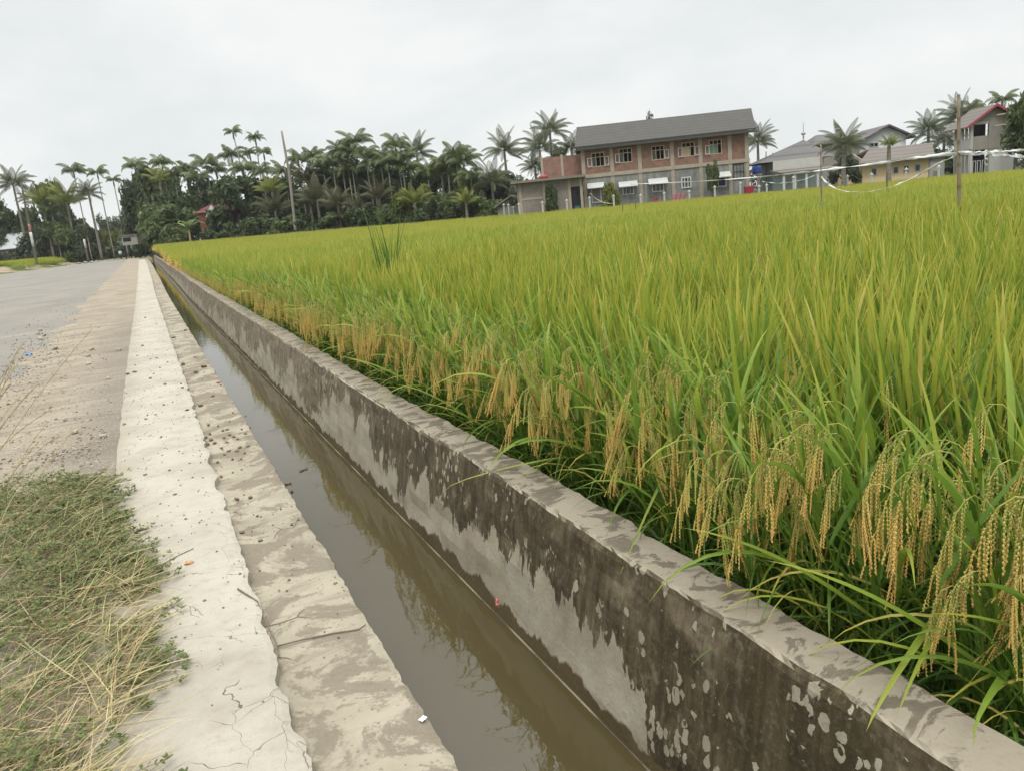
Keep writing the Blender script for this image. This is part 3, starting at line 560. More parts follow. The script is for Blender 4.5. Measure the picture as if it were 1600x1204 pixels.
def instancer(name, P, coll):
    P = np.array(P, float); m = bpy.data.meshes.new(name); m.from_pydata(P[:, :3].tolist(), [], [])
    for nm, tp_, c in (('idx', 'INT', 3), ('rot', 'FLOAT', 4), ('scl', 'FLOAT', 5)):
        a = m.attributes.new(nm, tp_, 'POINT'); a.data.foreach_set('value', P[:, c].astype(np.int32 if tp_ == 'INT' else np.float32))
    o = link(name, m); g = bpy.data.node_groups.new(name+'_nodes', 'GeometryNodeTree')
    g.interface.new_socket('Geometry', in_out='INPUT', socket_type='NodeSocketGeometry'); g.interface.new_socket('Geometry', in_out='OUTPUT', socket_type='NodeSocketGeometry')
    N = g.nodes.new; gi, go = N('NodeGroupInput'), N('NodeGroupOutput'); ip = N('GeometryNodeInstanceOnPoints'); ci = N('GeometryNodeCollectionInfo')
    ci.inputs['Collection'].default_value = coll; ci.inputs['Separate Children'].default_value = True; ci.inputs['Reset Children'].default_value = True
    def na(nm, t):
        x = N('GeometryNodeInputNamedAttribute'); x.data_type = t; x.inputs['Name'].default_value = nm; return x.outputs['Attribute']
    L = g.links.new; L(gi.outputs[0], ip.inputs['Points']); L(ci.outputs[0], ip.inputs['Instance']); ip.inputs['Pick Instance'].default_value = True
    L(na('idx', 'INT'), ip.inputs['Instance Index']); cx = N('ShaderNodeCombineXYZ'); L(na('rot', 'FLOAT'), cx.inputs[2]); L(cx.outputs[0], ip.inputs['Rotation']); L(na('scl', 'FLOAT'), ip.inputs['Scale'])
    L(ip.outputs[0], go.inputs[0]); md = o.modifiers.new('scatter', 'NODES'); md.node_group = g
    return o
o = instancer('rice_crop', pts, SRC)
tag(o, 'dense yellow green rice crop filling the field between canal and houses', 'rice crop', kind='stuff')
# tall weed standing above the crop near the wall
wp_ = onz(612, 446, 0.30); mb = MB(); r_ = np.random.default_rng(4)
for i in range(44): blade(mb, (r_.normal(0, 0.07), r_.normal(0, 0.05), r_.uniform(0.0, 0.5)), r_.uniform(-3.1, 3.1), r_.uniform(1.15, 1.54), r_.uniform(0.8, 1.5), r_.uniform(0.016, 0.026), r_.uniform(0.05, 0.5), 9, rn=r_.uniform(0.0, 0.22), twist=r_.normal(0, 0.3), pw=2.2)
o = mb.build('tall_weed', MRICE, attrs=True); o.location = (wp_[0], wp_[1], float(gz(wp_[0], wp_[1]))); tag(o, 'clump of tall dark green grass standing above the rice near the wall', 'tall grass')
# ------------------------------------------------------------------ weeds on the road side, pebbles and scraps
def m_weed():
    k = NM('weed leaf'); rn = k.attr('rnd')
    return k.leaf(k.ramp(rn, [(0, (0.06, 0.092, 0.030)), (0.45, (0.125, 0.160, 0.054)), (0.75, (0.21, 0.22, 0.088)), (1, (0.30, 0.26, 0.13))]), 0.3, 0.55, 0.25)
MWEED = m_weed()
def leaflet(mb, p, az, el, L, W, rn):                               # small folded oval leaf
    ca, sa = math.cos(az), math.sin(az); d = np.array([ca*math.cos(el), sa*math.cos(el), math.sin(el)]); s = np.array([-sa, ca, 0.0]); u = np.cross(s, d)*-1
    p = np.asarray(p, float); V = [p, p+d*L*0.35+s*W*0.5+u*W*0.12, p+d*L*0.75+s*W*0.42+u*W*0.12, p+d*L, p+d*L*0.75-s*W*0.42+u*W*0.12, p+d*L*0.35-s*W*0.5+u*W*0.12, p+d*L*0.5]
    mb.add(V, [(0, 6, 1), (1, 6, 2), (2, 6, 3), (3, 6, 4), (4, 6, 5), (5, 6, 0)], None, rn)
def runner(mb, sb, r, x, y, z, az, L, gr, step=0.017, rise=0.02):
    n = max(4, int(L/step)); p = np.array([x, y, z]); P = [p.copy()]
    for i in range(n):
        az += r.normal(0, 0.16); p = p+np.array([math.cos(az), math.sin(az), 0])*step; p[2] = z+rise*abs(math.sin(i*0.35+x*9))+r.uniform(0, 0.004); P.append(p.copy())
        if r.uniform() < gr:
            for s_ in (1, -1): leaflet(mb, p, az+s_*r.uniform(0.7, 1.4), r.uniform(-0.1, 0.7), r.uniform(0.011, 0.021), r.uniform(0.006, 0.011), np.clip(r.normal(0.35, 0.2), 0, 1))
    sb.tube(np.array(P[::2] if len(P) > 5 else P), 0.0013, 3, rn=r.uniform(0.1, 0.7), cap=False)
    if gr > 0.3:
        for q in range(5): leaflet(mb, p, az+q*1.25, r.uniform(0.2, 0.9), 0.02, 0.010, np.clip(r.normal(0.45, 0.15), 0, 1))
gr_ = np.random.default_rng(77); wl, ws, wg = MB(), MB(), MB()
def right_edge(y): return np.interp(y, [1.6, 2.0, 2.4, 2.8, 3.0, 3.4, 3.9, 4.5, 5.0, 5.55], [-0.36, -0.30, -0.25, -0.22, -0.24, -0.20, -0.28, -0.40, -0.42, -0.55])
def density(x, y): return 0.5+0.5*wob(x*2.0+y*0.7, 0.7, 3)*wob(y*1.7-x, 0.6, 5)
n_ = 0
while n_ < 2300:
    y = gr_.uniform(1.7, 5.55); xr = float(right_edge(y)); x = xr-gr_.exponential(0.55)-0.02; lim = -0.3-0.62*y
    if x < lim or x < -3.2: continue
    if y > 5.42+0.12*wob(x, 1.2, 6): continue
    n_ += 1
    if y < 3.4 and wob(x*1.7+y*1.3, 0.9, 1) > 0.05: continue
    inside = min(1.0, (xr-x)/0.35); green = 0.75 if (y > 3.2 or wob(x*2+y, 0.5, 2) > 0.2) else 0.32
    zb = -0.30+0.008+gr_.uniform(0, 0.07)*inside
    runner(wl, ws, gr_, x, y, zb, gr_.normal(0.1, 0.8) if gr_.uniform() < 0.6 else gr_.uniform(-3.1, 3.1), gr_.uniform(0.08, 0.26)*(1.0 if inside > 0.4 else 0.8), green, rise=0.03*inside+0.008)
for (x, y, az, L) in ((-0.30, 2.95, 0.2, 0.16), (-0.27, 3.3, 0.1, 0.14), (-0.24, 2.62, 0.3, 0.20), (-0.30, 3.75, -0.1, 0.18), (-0.40, 4.4, 0.0, 0.14), (-0.30, 2.42, 0.2, 0.12), (-0.38, 4.9, 0.1, 0.16), (-0.25, 3.05, 0.2, 0.22), (-0.26, 2.60, 0.4, 0.22), (-0.3, 3.5, 0.2, 0.2)):
    for q in range(3): runner(wl, ws, gr_, x-0.05, y+q*0.02, -0.292, az+gr_.normal(0, 0.2), L, 0.75, rise=0.012)
for i in range(420):                                                # fresh grass blades
    y = gr_.uniform(1.7, 5.15); x = float(right_edge(y))-0.10-gr_.exponential(0.6)
    if x < -3.2: continue
    blade(wg, (x, y, -0.30), gr_.normal(0.4, 1.1), gr_.uniform(0.5, 1.3), gr_.uniform(0.12, 0.34), gr_.uniform(0.003, 0.0055), gr_.uniform(0.4, 1.6), 5, rn=gr_.uniform(0.3, 0.9), fold=0.2, twist=gr_.normal(0, 0.3))
for (cx, cy, sc_) in ((-1.05, 3.15, 1.0), (-0.98, 2.05, 1.1), (-1.35, 2.55, 0.9), (-0.72, 2.75, 0.6), (-1.5, 3.5, 0.9), (-0.85, 1.85, 0.9)):   # broad leaved rosettes
    for q in range(9): leaflet(wl, (cx, cy, -0.24+gr_.uniform(-0.02, 0.03)), q*0.72+gr_.normal(0, 0.2), gr_.uniform(0.05, 0.6), 0.085*sc_*gr_.uniform(0.7, 1.1), 0.034*sc_, gr_.uniform(0.4, 0.75))
wl.f += [tuple(i+wl.n for i in f) for f in wg.f]; wl.v += wg.v; wl.al += wg.al; wl.rn += wg.rn; wl.mi += [0]*len(wg.f); wl.n += wg.n
tag(wl.build('creeping_weeds', MWEED, attrs=True), 'low creeping green weeds spilling over the side of the pale strip', 'weeds', kind='stuff')
for i in range(6500):                                               # matted dead stalks
    y = gr_.uniform(1.6, 5.2); xr = float(right_edge(y)); x = xr-0.05-gr_.exponential(0.5)
    if x < -3.2: continue
    dead = 1.0 if y < 3.5 else 0.35
    if gr_.uniform() > dead: continue
    if wob(x*2.3+y*1.1, 0.8, 9)*wob(y*2-x, 0.7, 4) > 0.12: continue
    az = gr_.normal(0.25, 0.7) if gr_.uniform() < 0.7 else gr_.uniform(-3.1, 3.1)
    blade(ws, (x, y, -0.293+gr_.uniform(0, 0.06)), az, gr_.uniform(-0.1, 0.35), gr_.uniform(0.10, 0.34), gr_.uniform(0.0018, 0.0040), gr_.uniform(-0.3, 0.6), 5, rn=gr_.uniform(), fold=0, twist=gr_.normal(0, 0.5))
for i in range(230):                                                # long arching hay stems
    y = gr_.uniform(1.4, 4.9); x = float(right_edge(y))-gr_.uniform(0.25, 1.5)
    blade(ws, (x, y, -0.30), gr_.normal(0.35, 0.5), gr_.uniform(0.3, 0.95), gr_.uniform(0.35, 0.75), gr_.uniform(0.002, 0.0034), gr_.uniform(0.5, 1.5), 9, rn=gr_.uniform(0.3, 1), fold=0)
tag(ws.build('dead_grass', MSTRAW, attrs=True), 'matted tan dead grass stalks lying among the creeping weeds', 'dry grass', kind='stuff')
# tall dry seeding grass at the left
sg = MB()
def stalk(p0, p1, sag, head=0.3, rn=0.6):
    t = np.linspace(0, 1, 12); P = np.asarray(p0)*(1-t)[:, None]+np.asarray(p1)*t[:, None]; P[:, 2] += sag*4*t*(1-t)
    sg.tube(P, np.linspace(0.0036, 0.0020, 12), 3, rn=rn, cap=False)
    for q in range(26):
        f = 1-head*q/26; i = min(int(f*11), 10); c = P[i]+(P[i+1]-P[i])*(f*11-i); d = P[i+1]-P[i]; d /= np.linalg.norm(d)
        grain(sg, c, d+gr_.normal(0, 0.25, 3), 0.020, 0.0026, 0, np.clip(rn+gr_.normal(0, 0.2), 0, 1))
for (u0, v0, u1, v1, D0, D1) in ((-60, 800, 145, 513, 4.6, 5.6), (-40, 700, 38, 533, 5.2, 5.6), (-50, 690, 32, 540, 5.2, 5.5), (-55, 720, 40, 548, 5.0, 5.5), (-70, 730, 24, 560, 5.1, 5.4), (-40, 720, 20, 575, 5.0, 5.3), (-60, 760, 15, 600, 5.0, 5.2),
                                 (-30, 850, 70, 664, 4.3, 4.9), (-20, 900, 112, 674, 4.2, 5.2), (20, 760, 92, 682, 4.9, 5.2), (-60, 880, 60, 690, 4.2, 4.9), (-80, 800, 50, 610, 4.6, 5.2), (-70, 780, 78, 640, 4.6, 5.3), (0, 960, 150, 700, 4.0, 4.9), (-50, 760, 30, 620, 4.8, 5.2), (-40, 740, 60, 600, 4.9, 5.4)):
    a = at(u0, v0, D0); a[2] = min(a[2], -0.25); stalk(a, at(u1, v1, D1), 0.05, gr_.uniform(0.3, 0.5), gr_.uniform(0.3, 0.8))
tag(sg.build('seeding_grass', MSTRAW, attrs=True), 'thin tan seeding grass stalks leaning out over the sandy shoulder', 'dry grass', kind='stuff')

def rock_mesh(name, seed, mat, sub=2, flat=0.6, rough=0.25):
    import bmesh
    bm = bmesh.new(); bmesh.ops.create_icosphere(bm, subdivisions=sub, radius=1.0); r = np.random.default_rng(seed); ph = r.uniform(0, 6, 9)
    for v in bm.verts:
        n = v.co.normalized(); k = 1+0.10*r.normal()+rough*1.3*(math.sin(n.x*2.3+ph[0])+math.sin(n.y*3.1+ph[1])+math.sin(n.z*2.7+ph[2])+0.6*math.sin(n.x*5.7+n.y*4+ph[3])+0.5*math.sin(n.z*7+n.y*6+ph[4]))/2.2
        v.co = n*k; v.co.z *= flat; v.co.y *= 0.8
    m = bpy.data.meshes.new(name); bm.to_mesh(m); bm.free(); m.materials.append(mat); return m
MCLOD = plain('dark soil clod', (0.175, 0.135, 0.092), 0.95, 0.35, 40); MSTONE = plain('grey road stone', (0.34, 0.30, 0.24), 0.9, 0.3, 30); MORANGE = plain('orange brick chip', (0.50, 0.26, 0.13), 0.9, 0.25, 40)
CLODS = [rock_mesh('clod', i, MCLOD) for i in range(5)]; STONES = [rock_mesh('stone', 20+i, MSTONE) for i in range(5)]
def drop(mesh, name, label, cat, group, u, v, z, px):
    p = onz(u, v, z); dist = float(np.linalg.norm(p-np.array([0, 0, EYE]))); s = px*dist/FOC/2
    o = link(name, mesh); o.location = (p[0], p[1], z+s*0.35); o.scale = (s, s, s); o.rotation_euler = (RNG.normal(0, 0.3), RNG.normal(0, 0.3), RNG.uniform(0, 6.28)); return tag(o, label, cat, group)
for (u, v, px) in ((211, 582, 8), (211, 571, 5), (200, 585, 8), (258, 601, 8), (235, 592, 7), (270, 628, 4), (256, 633, 7), (228, 655, 7), (230, 649, 5), (244, 648, 5), (293, 641, 9), (252, 683, 7), (194, 663, 8), (227, 742, 8), (265, 735, 7), (317, 746, 5), (273, 773, 8), (228, 867, 7), (253, 821, 5), (245, 560, 6), (262, 566, 5), (223, 541, 6), (227, 497, 5), (244, 506, 4), (283, 600, 5), (280, 705, 5), (228, 1094, 9), (411, 1096, 6), (375, 976, 5), (332, 1102, 6), (258, 700, 4), (240, 585, 5), (285, 606, 7), (215, 556, 4), (235, 561, 4), (250, 575, 5)):
    drop(CLODS[RNG.integers(0, 5)], 'soil_clod', 'small dark soil clod lying on the cream concrete strip', 'soil clod', 'soil clods on the cream strip', u, v, ZS, px*0.62)
for (u, v, px) in ((319, 574, 12), (307, 583, 11), (333, 620, 8), (326, 664, 7), (341, 666, 6), (348, 673, 6), (355, 671, 7), (359, 680, 7), (350, 684, 6), (366, 683, 8), (372, 687, 8), (355, 691, 7), (384, 678, 7), (378, 671, 6), (374, 700, 9), (387, 698, 8), (370, 706, 9), (358, 705, 7), (382, 708, 6), (377, 718, 7), (363, 718, 7), (351, 710, 6), (346, 700, 6), (340, 722, 6), (378, 734, 6), (364, 738, 5), (346, 745, 7), (371, 780, 10), (391, 778, 9), (456, 820, 8), (466, 812, 7), (378, 832, 10), (290, 517, 7), (286, 570, 9), (305, 559, 6), (313, 634, 9), (318, 690, 8), (324, 695, 9), (330, 688, 9), (336, 692, 8), (322, 684, 7), (328, 678, 7), (407, 845, 9), (402, 806, 6), (391, 668, 5), (384, 650, 5), (364, 645, 5), (345, 602, 5), (395, 727, 5), (272, 528, 6)):
    drop(CLODS[RNG.integers(0, 5)], 'soil_clod', 'dark crumbly soil clod scattered on the stained ledge by the water', 'soil clod', 'soil clods on the stained ledge', u, v, ZL, px*0.75)
gm = MB()                                                           # loose gravel of the shoulder, one mass
for i in range(2600):
    c = gr_.integers(0, 5)
    u, v = [(85, 545), (22, 595), (70, 625), (110, 480), (90, 700)][c]; sx, sy = [(30, 18), (40, 30), (70, 50), (35, 40), (70, 25)][c]
    p = onz(u+gr_.normal(0, sx), v+gr_.normal(0, sy), -0.311)
    if not (2 < p[1] < 30 and -8 < p[0] < -0.5): continue
    s = abs(gr_.normal(0.006, 0.005))+0.003; q = gr_.uniform(0, 1, (6, 3))*0.5+0.75
    V = np.array([(1, 0, 0), (-1, 0, 0), (0, 1, 0), (0, -1, 0), (0, 0, 0.7), (0, 0, -0.7)])*q*s; a = gr_.uniform(0, 6); ca, sa = math.cos(a), math.sin(a)
    V = np.stack([V[:, 0]*ca-V[:, 1]*sa, V[:, 0]*sa+V[:, 1]*ca, V[:, 2]], 1)+np.array([p[0], p[1], -0.309]); gm.add(V, _OCT, None, gr_.uniform())
for i in range(1500):                                               # grit along the strip and ledge
    y = gr_.uniform(2.5, 20); x = gr_.uniform(float(xD(y)), float(xL(y))-0.02)
    s = abs(gr_.normal(0.0025, 0.0015))+0.0015; z = ZS+0.004 if x < xS(y)-0.02 else ZL+0.003
    if xS(y)-0.02 <= x <= xS(y)+0.03: continue
    gm.add(np.array([(1, 0, 0), (-1, 0, 0), (0, 1, 0), (0, -1, 0), (0, 0, 0.7), (0, 0, -0.7)])*s+np.array([x, y, z]), _OCT, None, gr_.uniform(0, 0.35))
kg = NM('mixed gravel'); MGRAV = kg.end(kg.pbr(kg.ramp(kg.attr('rnd'), [(0, (0.10, 0.08, 0.06)), (0.5, (0.22, 0.19, 0.15)), (1, (0.36, 0.33, 0.28))]), 0.95))
tag(gm.build('gravel', MGRAV, attrs=True), 'loose grey gravel and grit strewn over the sandy road shoulder', 'gravel', kind='stuff')
for (u, v, px) in ((139, 569, 8), (185, 548, 8), (144, 547, 7), (161, 683, 10), (170, 592, 7), (118, 676, 9), (62, 517, 7), (70, 524, 7), (86, 546, 9), (60, 522, 6), (138, 557, 6), (63, 530, 6)):
    drop(STONES[RNG.integers(0, 5)], 'stone', 'loose brownish stone on the sandy road shoulder', 'stone', 'stones on the sandy shoulder', u, v, -0.309, px)
o = drop(rock_mesh('brick_chip', 50, MORANGE), 'brick_chip', 'small orange brown brick chip on the cream strip beside the dark twig', 'brick chip', None, 295, 880, ZS, 13)
def slab(name, label, cat, u, v, z, sx, sy, mat, rz=0.3, crumple=0.006):
    mb = MB(); gx_ = np.linspace(-sx/2, sx/2, 7); gy_ = np.linspace(-sy/2, sy/2, 5); A, B = np.meshgrid(gx_, gy_); Zt = 0.006+crumple*(np.sin(A/sx*9+1)*np.cos(B/sy*7))
    V, F = grid(A, B, Zt); n = len(V); mb.add(np.concatenate([V, V-np.array([0, 0, 0.0025])]), F+[tuple(i+n for i in f[::-1]) for f in F])
    o = mb.build(name, mat); p = onz(u, v, z); o.location = (p[0], p[1], z); o.rotation_euler = (0, 0, rz); return tag(o, label, cat)
slab('plastic_wrapper', 'bright blue plastic wrapper lying on the gravelly road shoulder', 'wrapper', 45, 554, -0.305, 0.10, 0.075, plain('blue plastic', (0.02, 0.22, 0.55), 0.35, 0.25, 60, 0.5), 0.1, 0.012)
slab('paper_scrap', 'tiny white paper scrap at the ledge rim above the water', 'paper scrap', 661, 1124, ZL+0.001, 0.022, 0.016, plain('white paper', (0.78, 0.80, 0.82), 0.7, 0.05), 0.5, 0.0006)
slab('cloth_scrap', 'dull red scrap on the stained ledge near the water edge', 'scrap', 342, 598, ZL+0.001, 0.045, 0.03, plain('dull red cloth', (0.33, 0.10, 0.09), 0.8, 0.2), 0.4, 0.006)
MFLEAF = plain('dead brown leaf', (0.11, 0.075, 0.04), 0.6, 0.3, 60)
slab('floating_leaf', 'dark dead leaf floating close to the ledge rim', 'leaf', 449, 756, ZW+0.001, 0.055, 0.018, MFLEAF, 0.2, 0.004)
slab('floating_leaf', 'small curled dead leaf caught against the ledge below the first one', 'leaf', 456, 768, ZW+0.001, 0.03, 0.014, MFLEAF, 1.1, 0.005)
slab('floating_leaf', 'slender dead leaf floating mid channel beside the rice reflections', 'leaf', 474, 734, ZW+0.001, 0.075, 0.014, MFLEAF, 0.5, 0.003)
def twig(name, label, pts_, z, r0, mat, cat='twig'):
    P = []
    for (u, v, dz) in pts_: p = onz(u, v, z); P.append((p[0], p[1], z+dz))
    mb = MB(); mb.tube(P, np.linspace(r0, r0*0.5, len(P)), 5); o = mb.build(name, mat, smooth=True); return tag(o, label, cat)
MTWIG = plain('grey twig bark', (0.17, 0.13, 0.095), 0.9, 0.3, 50)
twig('twig', 'straight dark twig lying on the cream strip at the edge of the weeds', [(231, 900, 0.004), (255, 882, 0.006), (280, 868, 0.005), (303, 857, 0.004)], ZS, 0.0032, MTWIG)
twig('root', 'thin curled dead root along the broken edge of the cream strip', [(372, 921, 0.006), (388, 931, 0.006), (402, 938, 0.0), (416, 968, -0.02), (428, 988, -0.035), (434, 1012, -0.035)], ZS, 0.004, MTWIG, 'root')
twig('root', 'forked dead root crossing the dark patch on the stained ledge', [(434, 1010, 0.004), (470, 1001, 0.005), (520, 990, 0.004), (560, 984, 0.004), (572, 976, 0.004)], ZL, 0.0035, MTWIG, 'root')
# snail eggs on the wall
yE = 3.0; p = ray(786, 938); q = (1.135)/p[0]; P = p*q+np.array([0, 0, EYE])
mb = MB()
for i in range(40):
    a = RNG.normal(0, 1, 3)*np.array([0.002, 0.006, 0.010]); mb.add(np.array([(1, 0, 0), (-1, 0, 0), (0, 1, 0), (0, -1, 0), (0, 0, 1), (0, 0, -1)])*0.003+a, _OCT)
o = mb.build('snail_eggs', plain('pink snail eggs', (0.75, 0.20, 0.18), 0.4, 0.1)); xw = float(xW(P[1])+(xT(P[1])-xW(P[1]))*(1-P[2]/ZW)) if P[2] < 0 else 1.14
o.location = (xw-0.002, P[1], P[2]); tag(o, 'tiny pink cluster of snail eggs on the wall just above the water', 'snail eggs')
# ------------------------------------------------------------------ trees
def m_frond(name, c0, c1, tip=None):
    k = NM(name); rn = k.attr('rnd'); c = k.mix(rn, c0, c1); c = k.mix(k.step(k.rnd(), 0, 1, 0, 0.3), c, tuple(x*0.6 for x in c0))
    return k.leaf(c, 0.30, 0.5, 0.3)
MARECA = m_frond('areca frond', (0.055, 0.080, 0.033), (0.17, 0.20, 0.075)); MCOCO = m_frond('coconut frond', (0.055, 0.073, 0.037), (0.15, 0.165, 0.08))
MLIGHT = m_frond('yellow green leaf', (0.10, 0.13, 0.028), (0.22, 0.235, 0.05)); MBROWN = m_frond('olive brown frond', (0.062, 0.066, 0.032), (0.15, 0.142, 0.075))
MDARKL = m_frond('dark broad leaf', (0.042, 0.066, 0.030), (0.125, 0.16, 0.066)); MMIDL = m_frond('mid green leaf', (0.066, 0.098, 0.038), (0.18, 0.215, 0.08))
MGREYL = m_frond('grey green leaf', (0.055, 0.072, 0.042), (0.12, 0.14, 0.078)); MBANANA = m_frond('banana leaf', (0.12, 0.18, 0.06), (0.22, 0.28, 0.11))
def m_bark(name, a, b, ring=0.0):
    k = NM(name); c = k.mix(k.noise(3, 5), a, b)
    if ring: c = k.mix(k.step(k.math('FRACT', k.math('MULTIPLY', k.sepxyz()[2], ring)), 0.75, 0.9, 0, 0.5), c, tuple(x*0.45 for x in a))
    return k.end(k.pbr(c, 0.9, spec=0.15))
MPALE = m_bark('pale areca stem', (0.24, 0.23, 0.19), (0.38, 0.37, 0.31), 2.2); MTRUNK = m_bark('coconut bark', (0.13, 0.115, 0.09), (0.24, 0.22, 0.18), 3); MBARK = m_bark('brown bark', (0.06, 0.048, 0.034), (0.15, 0.12, 0.09)); MSHAFT = plain('green crownshaft', (0.07, 0.11, 0.035), 0.5)
MORNG = plain('orange fruit bunch', (0.50, 0.19, 0.04), 0.7, 0.3, 20)
def frond(mb, r, az, el, L, droop, leaf, npair, wl_, rn, lift=0.0, hang=0.5, base=(0, 0, 0), pw=1.5):
    n = 9; t = np.linspace(0, 1, n+1); e = el-droop*t**pw; em = (e[:-1]+e[1:])/2; ds = L/n
    hx = np.concatenate([[0], np.cumsum(np.cos(em)*ds)]); hz = np.concatenate([[0], np.cumsum(np.sin(em)*ds)]); ca, sa = math.cos(az), math.sin(az)
    C = np.stack([base[0]+hx*ca, base[1]+hx*sa, base[2]+hz], 1); mb.tube(C, np.linspace(0.035, 0.012, n+1)*L/3, 3, rn=0.9, cap=False)
    side = np.array([-sa, ca, 0.0])
    for i in range(npair):
        f = 0.16+0.84*(i+0.5)/npair; q = f*n; j = min(int(q), n-1); p = C[j]+(C[j+1]-C[j])*(q-j); T = C[j+1]-C[j]; T /= np.linalg.norm(T); U = np.cross(T, side)
        if U[2] < 0: U = -U
        ll = leaf*(math.sin(math.pi*min(1, 0.22+f*0.80))**0.7+0.08)
        for s_ in (1, -1):
            d = side*s_*0.8+T*(0.45+0.25*f)+U*lift+np.array([0, 0, -hang]); d /= np.linalg.norm(d); d2 = d+np.array([0, 0, -hang*1.1]); d2 /= np.linalg.norm(d2)
            wv = np.cross(d, U); wv = T*0.9+wv*0.1; wv = wv/np.linalg.norm(wv)*wl_/2; m_ = p+d*ll*0.55; e_ = m_+d2*ll*0.45; g = np.clip(rn+r.normal(0, 0.15), 0, 1)
            mb.add([p-wv*0.6, p+wv*0.6, m_+wv, m_-wv, e_], [(0, 1, 2, 3), (3, 2, 4)], None, g)
def areca_crown(seed, n=11, L=1.85):
    r = np.random.default_rng(seed); mb = MB()
    for i in range(n):
        a = i*2.4+r.normal(0, 0.25); lv = i/n
        frond(mb, r, a, 1.42-0.95*lv+r.normal(0, 0.1), L*r.uniform(0.85, 1.1), 1.95+0.70*lv+r.normal(0, 0.22), 0.52, 18, 0.075, np.clip(0.75-0.6*lv+r.normal(0, 0.12), 0, 1), lift=0.15, hang=0.8)
    return mb.mesh('crown', MARECA, attrs=True)
def coco_crown(seed, n=24, L=4.0, mat=None, young=False):
    r = np.random.default_rng(seed); mb = MB()
    for i in range(n):
        a = i*2.4+r.normal(0, 0.2); lv = i/n
        frond(mb, r, a, 1.42-(1.0 if young else 1.75)*lv+r.normal(0, 0.08), L*r.uniform(0.85, 1.08), 0.75+0.55*math.sin(lv*3.1)+r.normal(0, 0.12), 0.80, 30, 0.075, np.clip(0.7-0.5*lv+r.normal(0, 0.12), 0, 1), lift=0.1, hang=0.6+0.3*lv, pw=1.8)
    return mb.mesh('crown', mat or MCOCO, attrs=True)
def broad_crown(seed, lobes=22, leaves=4200, sz=0.055, mat=None):
    r = np.random.default_rng(seed); mb = MB(); C = []                # unit crown: about 1 wide, 1 tall, base at 0
    for i in range(lobes):
        z = r.uniform(0.12, 0.90); rr = 0.42*math.sqrt(max(0.05, 1-((z-0.45)/0.62)**2)); a = r.uniform(0, 6.28); q = rr*math.sqrt(r.uniform(0.15, 1)); C.append((q*math.cos(a), q*math.sin(a), z, r.uniform(0.08, 0.16)))
    V = np.zeros((leaves, 4, 3)); rn = np.zeros(leaves)
    for i in range(leaves):
        c = C[r.integers(0, lobes)]; d = r.normal(0, 1, 3); d /= np.linalg.norm(d); p = np.array(c[:3])+d*c[3]*r.uniform(0.5, 1.15)*np.array([1.0, 1.0, 1.45]); p[2] = max(p[2], 0.01)
        nrm = d*0.5+r.normal(0, 0.8, 3)+np.array([0, 0, 0.2]); nrm /= np.linalg.norm(nrm); a = np.cross(nrm, r.normal(0, 1, 3)); a /= np.linalg.norm(a); b = np.cross(nrm, a); s = sz*r.uniform(0.5, 1.2); zz_ = np.array([1, 1, 1.6])
        V[i] = [p-a*s*zz_, p+b*s*0.42*zz_, p+a*s*zz_, p-b*s*0.42*zz_]; rn[i] = np.clip(r.normal(0.45, 0.22)+0.3*(c[3]-0.14)/0.05*0.3, 0, 1)
    mb.add(V.reshape(-1, 3), [tuple(range(4*i, 4*i+4)) for i in range(leaves)]); mb.rn[-1] = np.repeat(rn, 4)
    return mb.mesh('crown', mat or MDARKL, attrs=True)
ARECA = [areca_crown(700+i, 14 if i % 2 else 12) for i in range(5)]; COCO = [coco_crown(720+i) for i in range(3)]; COCOY = [coco_crown(730+i, 15, 3.6, MBROWN, True) for i in range(2)]; COCOG = [coco_crown(735+i, 14, 3.4, MLIGHT, True) for i in range(2)]
BROAD = {'dark': [broad_crown(740+i) for i in range(3)], 'mid': [broad_crown(750+i, 20, 4000, 0.055, MMIDL) for i in range(3)], 'light': [broad_crown(760+i, 18, 3600, 0.065, MLIGHT) for i in range(2)], 'grey': [broad_crown(770+i, 20, 4000, 0.045, MGREYL) for i in range(2)]}
hv = lambda u: _yh+(800-u)*math.tan(ROLL)
def ground_at(x, y): return float(gz(x, y))
